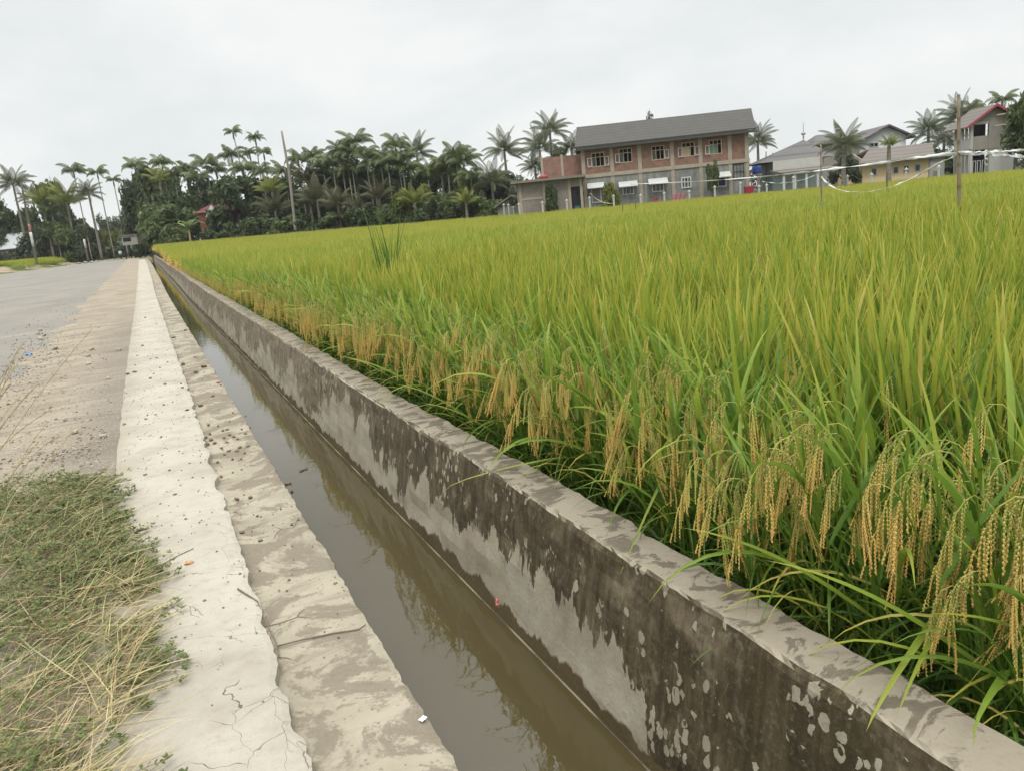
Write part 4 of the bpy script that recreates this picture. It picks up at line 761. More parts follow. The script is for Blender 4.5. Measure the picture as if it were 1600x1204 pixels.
def palm(kind, u, v, D, label, cw=1.0, lean=(0, 0), seed=0, group=None, fruit=False):
    """areca or coconut palm with its crown heart seen at (u, v)"""
    D = max(D, 126.5) if u < 140 else D
    top = at(u, v, D); bx, by = top[0]-lean[0]*RIGHT[0], top[1]-lean[0]*RIGHT[1]; zb = ground_at(bx, by)-0.1; H = top[2]-zb
    t = thing(kind+'_palm', label, 'palm tree', (bx, by, zb), 0, group); off = np.array([top[0]-bx, top[1]-by])
    n = 9; tt = np.linspace(0, 1, n); P = [(off[0]*q**1.4, off[1]*q**1.4, H*q) for q in tt]; mb = MB()
    if kind == 'areca': mb.tube(P, np.linspace(0.10, 0.075, n), 7); mt = MPALE
    else: mb.tube(P, np.linspace(0.24, 0.13, n), 8); mt = MTRUNK
    mb.build('trunk', mt, t, smooth=True)
    if kind == 'areca':
        mb = MB(); mb.tube([(off[0], off[1], H-0.9), (off[0], off[1], H-0.5), (off[0], off[1], H+0.12)], [0.085, 0.12, 0.07], 7); mb.build('crownshaft', MSHAFT, t, smooth=True)
    lib = {'areca': ARECA, 'coconut': COCO, 'young_coconut': COCOY, 'fan': COCOG}[kind]
    c = link('crown', lib[seed % len(lib)], t); c.location = (off[0], off[1], H); c.rotation_euler = (RNG.normal(0, 0.06), RNG.normal(0, 0.06), seed*1.3); k_ = 1.0 if kind != 'areca' else (1.0 if cw <= 1.0 else 1.30); c.scale = (cw*k_, cw*k_, cw*k_)
    if fruit:
        mb = MB()
        for q in range(60): a = RNG.normal(0, 1, 3)*np.array([0.28, 0.28, 0.42]); mb.add(np.array([(1, 0, 0), (-1, 0, 0), (0, 1, 0), (0, -1, 0), (0, 0, 1), (0, 0, -1)])*0.09+a, _OCT)
        f = mb.build('fruit_bunch', MORNG, t); f.location = (off[0], off[1], H-1.3)
    return t
def broad(name, kind, u, vtop, wpx, D, label, cat='tree', seed=0, vbase=None, group=None, trunk=0.35):
    D = max(D, 127.5 if cat == 'bush' else 130+0.25*(u % 7)) if (u < 140 and D > 90) else D
    top = at(u, vtop-(13 if cat == 'tree' and D > 90 else 5 if D > 85 else 0), D); zb = ground_at(top[0], top[1])-0.1; H = top[2]-zb; W = wpx*D/FOC*(1.12 if D > 90 else 1.0)
    t = thing(name, label, cat, (top[0], top[1], zb), seed*0.9, group); lib = BROAD[kind]; c = link('crown' if cat == 'tree' else 'foliage', lib[seed % len(lib)], t)
    z0 = H*trunk if cat == 'tree' else 0.0; c.location = (0, 0, z0); c.scale = (W*1.06, W*1.06, (H-z0)*1.0)
    mb = MB(); r = np.random.default_rng(seed+9); mb.tube([(0, 0, 0), (0.05*W, 0.02*W, z0*0.6+0.1), (0.0, 0.03*W, z0+0.3*(H-z0))], [0.035*W+0.05, 0.028*W+0.04, 0.015*W+0.02], 7)
    for q in range(5): a = q*1.26; mb.tube([(0.01, 0.01, z0*0.8+0.1*H*r.uniform(0.3, 1)), (0.2*W*math.cos(a), 0.2*W*math.sin(a), z0+(H-z0)*0.35), (0.33*W*math.cos(a), 0.33*W*math.sin(a), z0+(H-z0)*r.uniform(0.5, 0.75))], [0.015*W+0.02, 0.010*W+0.015, 0.006], 5)
    mb.build('trunk' if cat == 'tree' else 'stems', MBARK, t, smooth=True); return t
# tree belt beyond the field, from the road end to the annex:      u, v of the crown heart, depth
G1 = 'areca palms of the belt beyond the field'
for i, (u, v, D, cw, ln, lab) in enumerate([
    (177, 283, 126, 0.95, 0, 'areca palm crown peeping out at the road side end of the belt'),
    (211, 262, 116, 1.10, -1.6, 'areca palm with a bare pale stem slanting across dark foliage, near the road end'),
    (253, 258, 117, 1.15, 0, 'bushy areca palm rising over yellow fronds between two pale slanting stems'),
    (293, 268, 116, 1.15, 0.4, 'areca palm with long arched fronds above the red roofed house'),
    (322, 258, 114, 1.25, 0, 'broad dark areca palm just before the group of tallest palms'),
    (364, 208, 112, 1.00, -0.8, 'tallest areca palm of the belt, slim pale stem standing clear of the rest'),
    (362, 246, 113, 1.20, 0, 'dark areca palm tucked below the tallest one'),
    (399, 218, 112, 1.00, 0.2, 'areca palm with a flat spread crown beside the tallest one'),
    (390, 241, 110, 0.90, -0.5, 'shorter areca palm left of twin thin stems near the leaning post'),
    (412, 240, 111, 0.95, 0.1, 'areca palm whose crown nods toward the bare leaning post'),
    (338, 270, 115, 1.10, 0, 'half hidden areca palm behind the dark round tree by the red roof'),
    (466, 252, 105, 1.10, 0, 'dark areca palm carrying an orange fruit bunch right after the bare post'),
    (555, 226, 101, 1.35, 0, 'leafy areca palm forming the middle peak of the belt'),
    (532, 240, 101, 1.20, 0, 'dark areca palm with shaggy crown left of the middle peak'),
    (570, 246, 99, 1.25, -0.4, 'areca palm with hanging fronds right of the middle peak'),
    (594, 248, 100, 1.05, 0, 'small dark areca palm in the dip after the middle peak'),
    (618, 230, 98, 1.15, -0.3, 'areca palm with long pale stem next to the grey coconut palm'),
    (606, 258, 97, 1.10, 0, 'lower green areca palm below its pale stemmed neighbour'),
    (712, 246, 93, 1.25, 0, 'dense round headed areca palm standing apart before the arching fronds'),
    (700, 262, 94, 1.20, 0.2, 'areca palm half merged into the dense round headed one'),
    (505, 262, 103, 1.15, 0, 'areca palm above the drooping olive fronds in the shaded middle'),
    (545, 268, 100, 1.20, 0, 'low areca palm under the middle peak with two leaning stems'),
    (640, 268, 97, 1.10, 0, 'areca palm under the grey coconut palm crown'),
    (272, 276, 116, 1.1, 0, 'low areca palm between yellowish fronds and the red roof'),
    (308, 282, 113, 1.2, 0, 'low dark areca palm squeezed above the red roof ridge'),
    (380, 268, 111, 1.25, 0, 'shaded areca palm at mid height behind twin thin stems'),
    (410, 272, 109, 1.2, 0, 'shaded areca palm at mid height just left of the bare post'),
    (445, 272, 107, 1.2, 0, 'green areca palm at mid height between the bare post and the orange fruited one'),
    (488, 248, 105, 1.1, 0, 'areca palm on the skyline right of the orange fruited one'),
    (520, 258, 102, 1.3, 0, 'thick dark areca palm on the left shoulder of the middle peak'),
    (548, 246, 100, 1.35, 0, 'thick green areca palm right under the top of the middle peak'),
    (582, 262, 98, 1.25, 0, 'thick areca palm on the right shoulder of the middle peak'),
    (628, 252, 97, 1.25, 0, 'thick green areca palm under the long stemmed one'),
    (724, 256, 92, 1.25, 0, 'areca palm on the right flank of the dense round headed one'),
    (736, 280, 91, 1.1, 0, 'low areca palm between the dense round headed one and the hooked frond'),
    (232, 276, 117, 1.2, 0, 'areca palm low beside the slanting pale stem'),
    (668, 270, 95, 1.05, 0, 'green areca palm between the grey coconut palm and the dense round one')]):
    palm('areca', u, v, D, lab, cw, (ln, 0), i, G1, fruit=(u == 466))
for i, (u, v, D, cw, lab) in enumerate([
    (651, 240, 99, 0.85, 'grey green coconut palm with an upright tuft above the belt'),
    (788, 236, 97, 0.80, 'tall coconut palm with star shaped crown left of the annex'),
    (768, 284, 92, 0.85, 'coconut palm with one frond arching over like a hook'),
    (859, 206, 97, 0.80, 'tallest coconut palm behind the low block annex'),
    (843, 232, 95, 0.78, 'coconut palm with wide fronds just behind the annex roof'),
    (893, 234, 96, 0.70, 'coconut palm crown tucked beside the brick house gable'),
    (836, 262, 93, 0.6, 'small coconut palm at the outer corner of the annex'),
    (1184, 222, 96, 0.72, 'coconut palm behind the brick house end wall above the blue tank')]):
    palm('coconut', u, v, D, lab, cw, (0, 0), i)
for i, (u, v, D, cw, lab) in enumerate([(430, 330, 103, 0.95, 'olive young coconut palm with sagging fronds left of the bare post'), (496, 315, 99, 1.0, 'olive young coconut palm with rounded drooping fronds after the bare post'), (528, 322, 97, 0.9, 'shaded young coconut palm at the foot of the middle peak'),
     (592, 312, 96, 0.85, 'shaded young palm with striped hanging frond among leaning stems'), (560, 330, 96, 0.8, 'low brownish young palm beside two leaning pale stems'), (480, 285, 104, 0.95, 'young coconut palm with spreading grey green fronds above the olive one')]):
    palm('young_coconut', u, v, D, lab, cw, (0, 0), i)
for i, (u, v, D, cw, lab) in enumerate([(425, 300, 104, 0.8, 'yellow green young palm beside the bare post'), (250, 285, 114, 0.8, 'yellowing palm fronds under the bushy areca near the road end'), (690, 272, 95, 0.75, 'yellow green palm head left of the dense round headed areca'), (648, 318, 90, 0.75, 'bright green low palm in front of the belt, right of the leaning stems'), (728, 318, 88, 0.6, 'light green low palm near the white fence posts')]):
    palm('fan', u, v, D, lab, cw, (0, 0), i)
for i, (nm, k, u, vt, wp, D, lab) in enumerate([
    ('broadleaf_tree', 'grey', 216, 300, 58, 118, 'grey green leafy tree hanging over the road end'), ('broadleaf_tree', 'mid', 240, 283, 75, 119, 'mid green leafy tree under the slanting areca stem'),
    ('broadleaf_tree', 'dark', 285, 292, 62, 114, 'dark leafy tree left of the red roofed house'), ('broadleaf_tree', 'dark', 365, 290, 95, 108, 'large dark round tree right of the red roofed house'),
    ('broadleaf_tree', 'dark', 340, 300, 60, 116, 'dark leafy tree directly behind the red roofed house'), ('broadleaf_tree', 'dark', 470, 285, 85, 110, 'dark tree mass behind the olive palms'), ('broadleaf_tree', 'dark', 520, 272, 90, 106, 'dark tree mass under the middle peak'),
    ('broadleaf_tree', 'dark', 580, 270, 90, 104, 'dark tree behind the leaning pale stems'), ('broadleaf_tree', 'dark', 635, 275, 80, 101, 'dark tree behind the bright green bushes'), ('broadleaf_tree', 'mid', 690, 270, 85, 99, 'mid green tree behind the dense round headed areca'),
    ('broadleaf_tree', 'grey', 752, 288, 90, 97, 'grey green tree under the hooked coconut frond'), ('broadleaf_tree', 'grey', 800, 285, 80, 95, 'grey green tree right behind the white fence posts'), ('broadleaf_tree', 'dark', 420, 290, 60, 112, 'dark tree behind the yellow green young palm'),
    ('broadleaf_tree', 'mid', 255, 335, 80, 108, 'bushy green tree at the field corner by the road end'), ('broadleaf_tree', 'mid', 880, 250, 60, 100, 'green tree behind the annex and brick upper wall'), ('broadleaf_tree', 'grey', 1015, 197, 34, 108, 'tree top barely showing over the brick house ridge')]):
    broad(nm, k, u, vt, wp, D, lab, 'tree', i, trunk=0.22)
GS = 'bushes along the far field edge'
for i, (k, u, vt, wp, D, lab) in enumerate([
    ('mid', 248, 352, 46, 106, 'green bush at the far end of the canal'), ('mid', 272, 358, 44, 104, 'green bush next to the banana plant'), ('dark', 345, 357, 50, 102.5, 'dark bush in front of the red roofed house'), ('dark', 395, 345, 60, 101, 'dark bush left of the bare post foot'), ('mid', 440, 345, 55, 99.5, 'green bush round the bare post foot'),
    ('dark', 485, 340, 60, 98, 'dark low bush under the olive palms'), ('mid', 530, 336, 60, 96.5, 'mid green low bush under the middle peak'), ('dark', 575, 332, 60, 95, 'dark low bush by the leaning pale stems'), ('light', 640, 303, 62, 92.5, 'bright yellow green bush, the lightest along the field edge'),
    ('mid', 610, 325, 45, 93.5, 'green bush left of the lightest bush'), ('mid', 685, 310, 60, 91.5, 'green bush right of the lightest bush'), ('light', 727, 292, 40, 91.5, 'rounded light green bush standing above its neighbours'), ('mid', 735, 313, 60, 89.5, 'green bush below the rounded light green one'), ('mid', 770, 318, 50, 87.5, 'low green hedge like bush ending at the white posts'), ('dark', 668, 332, 60, 90.5, 'dark low bush at the rice edge below the green ones'), ('grey', 798, 300, 40, 88, 'grey bush beside the annex corner')]):
    broad('bush', k, u, vt, wp, D, lab, 'bush', i, group=GS)
# left of the road
for i, (kind, u, v, D, cw, lab) in enumerate([('coconut', 20, 288, 128, 1.0, 'coconut palm with feathery upright crown at the far left'), ('areca', 115, 270, 126, 1.25, 'tall areca palm left of the sky gap over the road'), ('areca', 152, 272, 130, 1.05, 'thin areca palm standing in the sky gap over the road'), ('coconut', 138, 302, 124, 0.72, 'drooping coconut palm edging the sky gap over the road'),
      ('coconut', 50, 308, 140, 0.75, 'coconut palm half hidden behind the far left one'), ('fan', 104, 318, 120, 1.3, 'yellow green palm spreading wide in the left grove'), ('fan', 66, 318, 121, 1.05, 'yellow green palm beside the painted pole'), ('areca', 80, 330, 119, 1.2, 'dark green palm crown low in the left grove')]):
    palm(kind, u, v, D, lab, cw, (0, 0), i+3)
for i, (k, u, vt, wp, D, lab) in enumerate([('mid', 75, 300, 46, 134, 'airy leafy tree on the skyline of the left grove'), ('dark', 12, 328, 60, 122, 'dark tree at the left border over the metal roof'), ('dark', 92, 350, 60, 124, 'dark tree in the heart of the left grove'), ('grey', 150, 352, 30, 150, 'hazy grey green tree far down the road'), ('grey', 172, 356, 30, 170, 'distant tree closing the road vista'), ('mid', 118, 356, 40, 125, 'green tree behind the second painted pole'), ('grey', -25, 325, 60, 125, 'grey green tree cut by the left border')]):
    broad('broadleaf_tree', k, u, vt, wp, D, lab, 'tree', i+40, trunk=0.2)
for i, (k, u, vt, wp, D, lab) in enumerate([('mid', 95, 352, 60, 118, 'green bush between the two painted poles'), ('grey', 60, 358, 50, 117, 'grey bush behind the white banded pole'), ('light', 163, 368, 28, 140, 'small light bush at the far bend of the road'), ('grey', 20, 378, 50, 119, 'grey scrub in front of the metal roofed house'), ('grey', 130, 360, 40, 121, 'grey scrub behind the second painted pole'), ('mid', 192, 362, 30, 150, 'green bush over the road end'), ('grey', -20, 370, 60, 120, 'grey scrub at the left border'), ('dark', 218, 345, 45, 126, 'dark bush behind the grey kiosk')]):
    broad('bush', k, u, vt, wp, D, lab, 'bush', i+60)
# far-off wood behind everything, one mass
fw = MB(); r_ = np.random.default_rng(900)
for i in range(120):
    u = r_.uniform(-160, 960) if i < 100 else r_.uniform(1180, 1700); D_ = r_.uniform(128, 165); p = at(u, hv(u), D_); zb = ground_at(p[0], p[1]); W = r_.uniform(6, 11); Hh = r_.uniform(4.5, 8.5) if not (85 < u < 235) else r_.uniform(2.2, 3.2)
    for q in range(420):
        d = r_.normal(0, 1, 3); d /= np.linalg.norm(d); c = np.array([p[0], p[1], zb+Hh*0.45])+d*np.array([W/2, W/2, Hh*0.55])*r_.uniform(0.5, 1.1)
        nrm = d+r_.normal(0, 0.7, 3); nrm /= np.linalg.norm(nrm); a = np.cross(nrm, r_.normal(0, 1, 3)); a /= np.linalg.norm(a); b_ = np.cross(nrm, a); s = r_.uniform(0.3, 0.7)
        fw.add([c-a*s, c+b_*s*0.5, c+a*s, c-b_*s*0.5], [(0, 1, 2, 3)], None, r_.uniform())
tag(fw.build('distant_wood', MGREYL, attrs=True), 'far off wood closing the view behind the palms and houses', 'wood', kind='stuff')
# banana
b = at(298, 378, 100.0); t = thing('banana_plant', 'banana plant with broad pale leaves in front of the red roofed house', 'banana plant', (b[0], b[1], ground_at(b[0], b[1])))
mb = MB(); mb.tube([(0, 0, 0), (0, 0, 1.4), (0.05, 0, 2.6)], [0.16, 0.13, 0.08], 8); mb.build('stem', plain('banana stem', (0.30, 0.24, 0.13), 0.8), t, smooth=True)
mb = MB()
for q in range(8): blade(mb, (0.05, 0, 2.5), q*0.82, 1.15-0.12*(q % 4), 2.7, 0.62, 1.3+0.25*(q % 3), 8, rn=0.4+0.07*q, fold=0.2)
mb.build('leaves', MBANANA, t, attrs=True)
# right side beyond the houses
for i, (kind, u, v, D, cw, lab) in enumerate([('coconut', 1318, 226, 66, 0.62, 'coconut palm standing before the grey hipped roof'), ('coconut', 1451, 204, 84, 0.68, 'coconut palm between the white gable and the arcaded house'), ('coconut', 1500, 184, 80, 0.70, 'coconut palm whose crown rises behind the bamboo pole'), ('fan', 1389, 228, 62, 0.33, 'small spiky palm in front of the long tiled roof'),
      ('areca', 1520, 172, 84, 1.0, 'dark areca palm behind the arcaded house ridge'), ('areca', 1566, 160, 74, 1.0, 'areca palm over the red trimmed gable'), ('coconut', 1475, 222, 88, 0.7, 'shaded coconut palm left of the arcaded house')]):
    palm(kind, u, v, D, lab, cw, (0, 0), i+2)
for i, (k, u, vt, wp, D, lab) in enumerate([('mid', 1634, 136, 92, 61, 'big leafy tree overhanging the arcaded house at the right border'), ('dark', 1585, 165, 60, 78, 'dark tree behind the red trimmed gable'), ('dark', 1640, 150, 80, 66, 'dark tree cut by the right border'), ('dark', 1470, 232, 55, 82, 'dark tree between the long tiled roof and arcaded house'), ('mid', 1466, 258, 28, 72, 'shaded green tree at the corner of the arcaded house'), ('grey', 1320, 238, 50, 68, 'grey green tree round the foot of the coconut palm')]):
    broad('broadleaf_tree', k, u, vt, wp, D, lab, 'tree', i+80, trunk=0.3)
# ------------------------------------------------------------------ buildings
def m_brick(name, c1, c2, mortar, dirt=0.8, rot=0):
    k = NM(name); b = k.n('ShaderNodeTexBrick'); v = k.n('ShaderNodeCombineXYZ'); x, y, z = k.sepxyz()[:3]
    k.put(v.inputs[0], k.math('ADD', x, y)); k.put(v.inputs[1], z); k.put(b.inputs['Vector'], v.outputs[0]); b.inputs['Scale'].default_value = 1.0
    k.put(b.inputs['Color1'], c1); k.put(b.inputs['Color2'], c2); k.put(b.inputs['Mortar'], mortar); b.inputs['Mortar Size'].default_value = 0.012; b.inputs['Brick Width'].default_value = 0.22; b.inputs['Row Height'].default_value = 0.075; b.offset = 0.5
    c = k.mix(k.math('MULTIPLY', k.step(k.noise(1.6, 8, 0.72), 0.40, 0.64), dirt), b.outputs['Color'], (0.13, 0.102, 0.082))
    c = k.mix(k.step(k.noise(1.0, 5, 0.6, v=k.map((0.3, 1, 2.2))), 0.52, 0.70, 0, 0.45), c, (0.31, 0.165, 0.118))
    return k.end(k.pbr(c, 0.92, spec=0.15))
def m_block(name, c1, c2, streakc, amt=0.6):
    k = NM(name); b = k.n('ShaderNodeTexBrick'); v = k.n('ShaderNodeCombineXYZ'); x, y, z = k.sepxyz()[:3]
    k.put(v.inputs[0], k.math('ADD', x, y)); k.put(v.inputs[1], z); k.put(b.inputs['Vector'], v.outputs[0]); b.inputs['Scale'].default_value = 1.0
    k.put(b.inputs['Color1'], c1); k.put(b.inputs['Color2'], c2); k.put(b.inputs['Mortar'], tuple(q*0.8 for q in c1)); b.inputs['Mortar Size'].default_value = 0.015; b.inputs['Brick Width'].default_value = 0.40; b.inputs['Row Height'].default_value = 0.20
    st = k.noise(1.0, 6, 0.65, v=k.map((3.0, 3.0, 0.35))); c = k.mix(k.step(st, 0.45, 0.66, 0, amt), b.outputs['Color'], streakc)
    c = k.mix(k.step(k.noise(0.7, 5), 0.45, 0.7, 0, 0.5), c, tuple(q*1.25 for q in c2))
    return k.end(k.pbr(c, 0.92, spec=0.15))
def m_tile(name, a, b, fr=3.2, axis=2):
    k = NM(name); x, y, z = k.sepxyz()[:3]; f = k.math('FRACT', k.math('MULTIPLY', z, fr)); c = k.mix(k.noise(1.1, 6, 0.6), a, b)
    c = k.mix(k.step(f, 0.0, 0.30, 0.7, 0.0), c, tuple(q*0.45 for q in a)); cx = k.math('FRACT', k.math('MULTIPLY', x, 2.6)); c = k.mix(k.step(cx, 0.0, 0.12, 0.35, 0.0), c, tuple(q*0.5 for q in a))
    return k.end(k.pbr(c, 0.75, k.bump(f, 0.5, 0.03), spec=0.25))
MBRICK = m_brick('red brick', (0.22, 0.090, 0.060), (0.285, 0.130, 0.088), (0.23, 0.185, 0.155)); MBLOCK = m_block('grey streaked plaster', (0.15, 0.155, 0.142), (0.20, 0.20, 0.183), (0.29, 0.30, 0.28)); MANNEX = m_block('rough block wall', (0.185, 0.16, 0.135), (0.22, 0.195, 0.168), (0.26, 0.242, 0.215), 0.4)
MTILE = m_tile('dark roof tile', (0.052, 0.050, 0.045), (0.080, 0.076, 0.068)); MTILE2 = m_tile('brown grey roof tile', (0.115, 0.098, 0.085), (0.165, 0.145, 0.128)); MTILE3 = m_tile('slate grey sheet roof', (0.095, 0.088, 0.086), (0.125, 0.118, 0.116), 1.2)
MCONC = plain('bare concrete', (0.33, 0.285, 0.225), 0.9, 0.18, 3); MWHITE = plain('white paint', (0.47, 0.48, 0.465), 0.6, 0.08, 5); MCREAM = plain('pale wall paint', (0.42, 0.415, 0.385), 0.75, 0.12, 2); MYEL = plain('yellow wall paint', (0.66, 0.52, 0.31), 0.8, 0.12, 2); MTEAL = plain('pale blue green paint', (0.46, 0.56, 0.54), 0.7, 0.15, 3)
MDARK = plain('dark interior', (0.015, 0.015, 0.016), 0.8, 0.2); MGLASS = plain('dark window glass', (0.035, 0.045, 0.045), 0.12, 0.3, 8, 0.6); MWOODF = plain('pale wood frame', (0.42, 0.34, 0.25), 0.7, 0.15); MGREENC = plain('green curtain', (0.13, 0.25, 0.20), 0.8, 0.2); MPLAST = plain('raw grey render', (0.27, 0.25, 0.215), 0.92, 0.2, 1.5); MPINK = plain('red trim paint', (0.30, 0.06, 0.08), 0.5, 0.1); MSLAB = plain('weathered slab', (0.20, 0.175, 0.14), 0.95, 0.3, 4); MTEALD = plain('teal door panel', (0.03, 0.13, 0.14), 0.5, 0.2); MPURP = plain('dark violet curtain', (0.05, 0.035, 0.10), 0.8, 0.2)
MREDP = plain('red plastic', (0.28, 0.03, 0.045), 0.45, 0.15, 10, 0.4); MBLUEP = plain('blue plastic tank', (0.03, 0.06, 0.22), 0.4, 0.15, 5, 0.4); MPINKC = plain('pink cloth', (0.33, 0.13, 0.17), 0.85, 0.2, 8); MMAROON = m_tile('maroon sheet roof', (0.10, 0.028, 0.028), (0.15, 0.05, 0.048), 2)
MGREYW = plain('weathered grey boards', (0.26, 0.25, 0.22), 0.9, 0.25, 4); MZINC = plain('pale zinc sheet', (0.36, 0.38, 0.385), 0.5, 0.15, 3, 0.4); MGABLE = plain('white weatherboard', (0.64, 0.68, 0.66), 0.7, 0.10, 1.5)
class House:
    """local frame on a facade: X along it, Y away from the viewer, Z up; pixels can be read as points on the facade plane"""
    def __init__(s, name, label, cat, u0, D, ang, zoff=0.0):
        p = at(u0, hv(u0), D); s.ax = RIGHT*math.cos(ang)-FWD*math.sin(ang); s.ay = RIGHT*math.sin(ang)+FWD*math.cos(ang); s.o = np.array([p[0], p[1], ground_at(p[0], p[1])-0.05+zoff])
        s.t = thing(name, label, cat, tuple(s.o), math.atan2(s.ax[1], s.ax[0]))
    def px(s, u, v, y=0.0):
        d = ray(u, v); e = np.array([0, 0, EYE])-s.o; t = (y-e@s.ay)/(d@s.ay); q = e+d*t; return float(q@s.ax), float(q[2])
    def part(s, name, mat, fn, parent=None, **k):
        mb = MB(); fn(mb); return mb.build(name, mat, parent or s.t, **k)
    def box(s, name, mat, x0, x1, y0, y1, z0, z1, parent=None): return s.part(name, mat, lambda m: m.box(x0, x1, y0, y1, z0, z1), parent)
def rot_box(mb, x, w_, z0, z1, y, ang, th=0.04):                    # leaf hinged at x, y
    c_, s_ = math.cos(ang), math.sin(ang); V = []
    for z in (z0, z1):
        for (a, b) in ((0, 0), (w_, 0), (w_, th), (0, th)): V.append((x+a*c_-b*s_, y+a*s_+b*c_, z))
    mb.add(V, [(3, 2, 1, 0), (4, 5, 6, 7), (0, 1, 5, 4), (1, 2, 6, 5), (2, 3, 7, 6), (3, 0, 4, 7)])
def frame_mb(m, x0, x1, z0, z1, y0, y1, b=0.07, nx=1, tr=None):
    m.box(x0, x0+b, y0, y1, z0, z1); m.box(x1-b, x1, y0, y1, z0, z1); m.box(x0+b, x1-b, y0, y1, z0, z0+b); m.box(x0+b, x1-b, y0, y1, z1-b, z1)
    for i in range(1, nx): xm = x0+(x1-x0)*i/nx; m.box(xm-b*0.35, xm+b*0.35, y0+0.003, y1-0.003, z0+b, z1-b)
    if tr: m.box(x0+b, x1-b, y0+0.006, y1-0.006, tr-b*0.4, tr+b*0.4)
# --- the brick house
h = House('brick_house', 'long two storey brick house with grey ground floor and dark tiled roof', 'house', 913, 80.0, R(6.5)); q = lambda a, b: (780+a/3.8095, 150+b/3.8095)
XR = h.px(1170.5, 250)[0]; ZB0 = h.px(*q(515, 492))[1]; ZB1 = h.px(*q(515, 470))[1]; ZE = h.px(*q(515, 303))[1]+0.15; DEP = 7.5
cols = [h.px(*q(a, 420))[0] for a in (672, 838, 1032, 1200, 1375)]; cx = [0.18]+cols+[XR-0.2]
h.box('lower_wall', MBLOCK, 0, XR, 0.0, DEP, 0, ZB0)
wins = []
for (a, b, open_l, open_r, kind) in ((588, 378, 1, 1, 'v'), (752, 353, 1, 0, 'v'), (945, 337, 0, 1, 'v'), (1125, 317, 1, 1, 'c'), (1287, 302, 1, 0, 'g')):
    X0, Z0 = h.px(*q(a-37, b+33)); X1, Z1 = h.px(*q(a+37, b-36)); Zc = (h.px(*q(a, b))[1]); wins.append((X0, X1, Zc-0.72, Zc+0.66, open_l, open_r, kind))
def upper(m):
    xs = [0]+[v for w_ in wins for v in (w_[0], w_[1])]+[XR]
    for i in range(0, len(xs)-1, 2): m.box(xs[i], xs[i+1], 0.0, 0.25, ZB1, ZE)
    for w_ in wins: m.box(w_[0], w_[1], 0.0, 0.25, ZB1, w_[2]); m.box(w_[0], w_[1], 0.0, 0.25, w_[3], ZE)
    m.box(0, 0.25, 0.25, DEP, ZB1, ZE); m.box(XR-0.25, XR, 0.25, DEP, ZB1, ZE); m.box(0.25, XR-0.25, DEP-0.25, DEP, ZB1, ZE)
h.part('upper_wall', MBRICK, upper)
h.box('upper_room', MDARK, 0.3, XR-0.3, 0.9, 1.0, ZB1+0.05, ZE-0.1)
h.box('floor_band', MCONC, -0.05, XR+0.05, -0.10, DEP, ZB0+0.001, ZB1-0.001)
for c_ in cx: h.box('column', MCONC, c_-0.19, c_+0.19, -0.07, 0.2, ZB1+0.002, ZE-0.002); h.box('column', MCONC, c_-0.17, c_+0.17, -0.05, 0.2, 0.002, ZB0-0.002)
for (x0, x1, z0, z1, ol, orr, kind) in wins:
    tr = z0+(z1-z0)*0.68; f = h.part('window', MWOODF, lambda m: frame_mb(m, x0, x1, z0, z1, -0.03, 0.08, 0.075, 3, tr))
    h.part('pane', MGREENC if kind == 'g' else MWOODF if kind == 'c' else MGLASS, lambda m: m.box(x0+0.08, x0+(x1-x0)*(0.62 if kind != 'v' else 0.40), 0.055, 0.068, z0+0.08, tr-0.03), f)
    for s_, on in ((-1, ol), (1, orr)):
        if not on: continue
        def sash(m):
            hx = x0 if s_ < 0 else x1; W_ = 0.44; a = math.pi+0.35 if s_ < 0 else -0.35; zc0, zc1 = z0+0.04, tr-0.02
            for (k0, k1, zz0, zz1) in ((0, 0.06, zc0, zc1), (W_-0.06, W_, zc0, zc1), (0.06, W_-0.06, zc0, zc0+0.07), (0.06, W_-0.06, zc1-0.07, zc1)):
                c2, s2 = math.cos(a), math.sin(a); rot_box(m, hx+k0*c2, k1-k0, zz0, zz1, -0.05+k0*s2, a, 0.035)
        h.part('casement', MWHITE, sash, f)
# roof: two tiled slopes and brick gables
rl_, rz_ = h.px(*q(450, 304), y=-0.9); rr_, _ = h.px(*q(1528, 190), y=-0.9); half = DEP/2+0.9; zr_ = rz_+3.05; zr_ = h.px(*q(980, 130), y=DEP/2)[1]; xg0 = h.px(*q(460, 185), y=DEP/2)[0]; xg1 = h.px(*q(1500, 72), y=DEP/2)[0]
def roof(m):
    y0, ym, y1 = -0.9, DEP/2, DEP+0.9; th = 0.14
    for (ya, yb) in ((y0, ym), (y1, ym)):
        V = [(rl_, ya, rz_), (rr_, ya, rz_), (xg1, yb, zr_), (xg0, yb, zr_)]; V += [(a, b, c-th) for a, b, c in V]; m.add(V, [(0, 1, 2, 3), (7, 6, 5, 4), (0, 4, 5, 1), (1, 5, 6, 2), (3, 2, 6, 7), (0, 3, 7, 4)])
h.part('roof', MTILE, roof)
h.part('gable', MBRICK, lambda m: [m.add([(a, 0.02, ZE), (a, DEP-0.02, ZE), (a, DEP/2, zr_-0.2), (b, 0.02, ZE), (b, DEP-0.02, ZE), (b, DEP/2, zr_-0.2)], [(0, 1, 2), (5, 4, 3), (0, 3, 4, 1), (1, 4, 5, 2), (2, 5, 3, 0)]) for a, b in ((0.02, 0.24), (XR-0.24, XR-0.02))])
h.part('fascia', MTILE, lambda m: m.box(rl_+0.05, rr_-0.05, -0.885, -0.855, rz_-0.40, rz_-0.15)); h.part('soffit', MPLAST, lambda m: m.box(rl_+0.1, rr_-0.1, -0.85, 0.0, rz_-0.36, rz_-0.30))
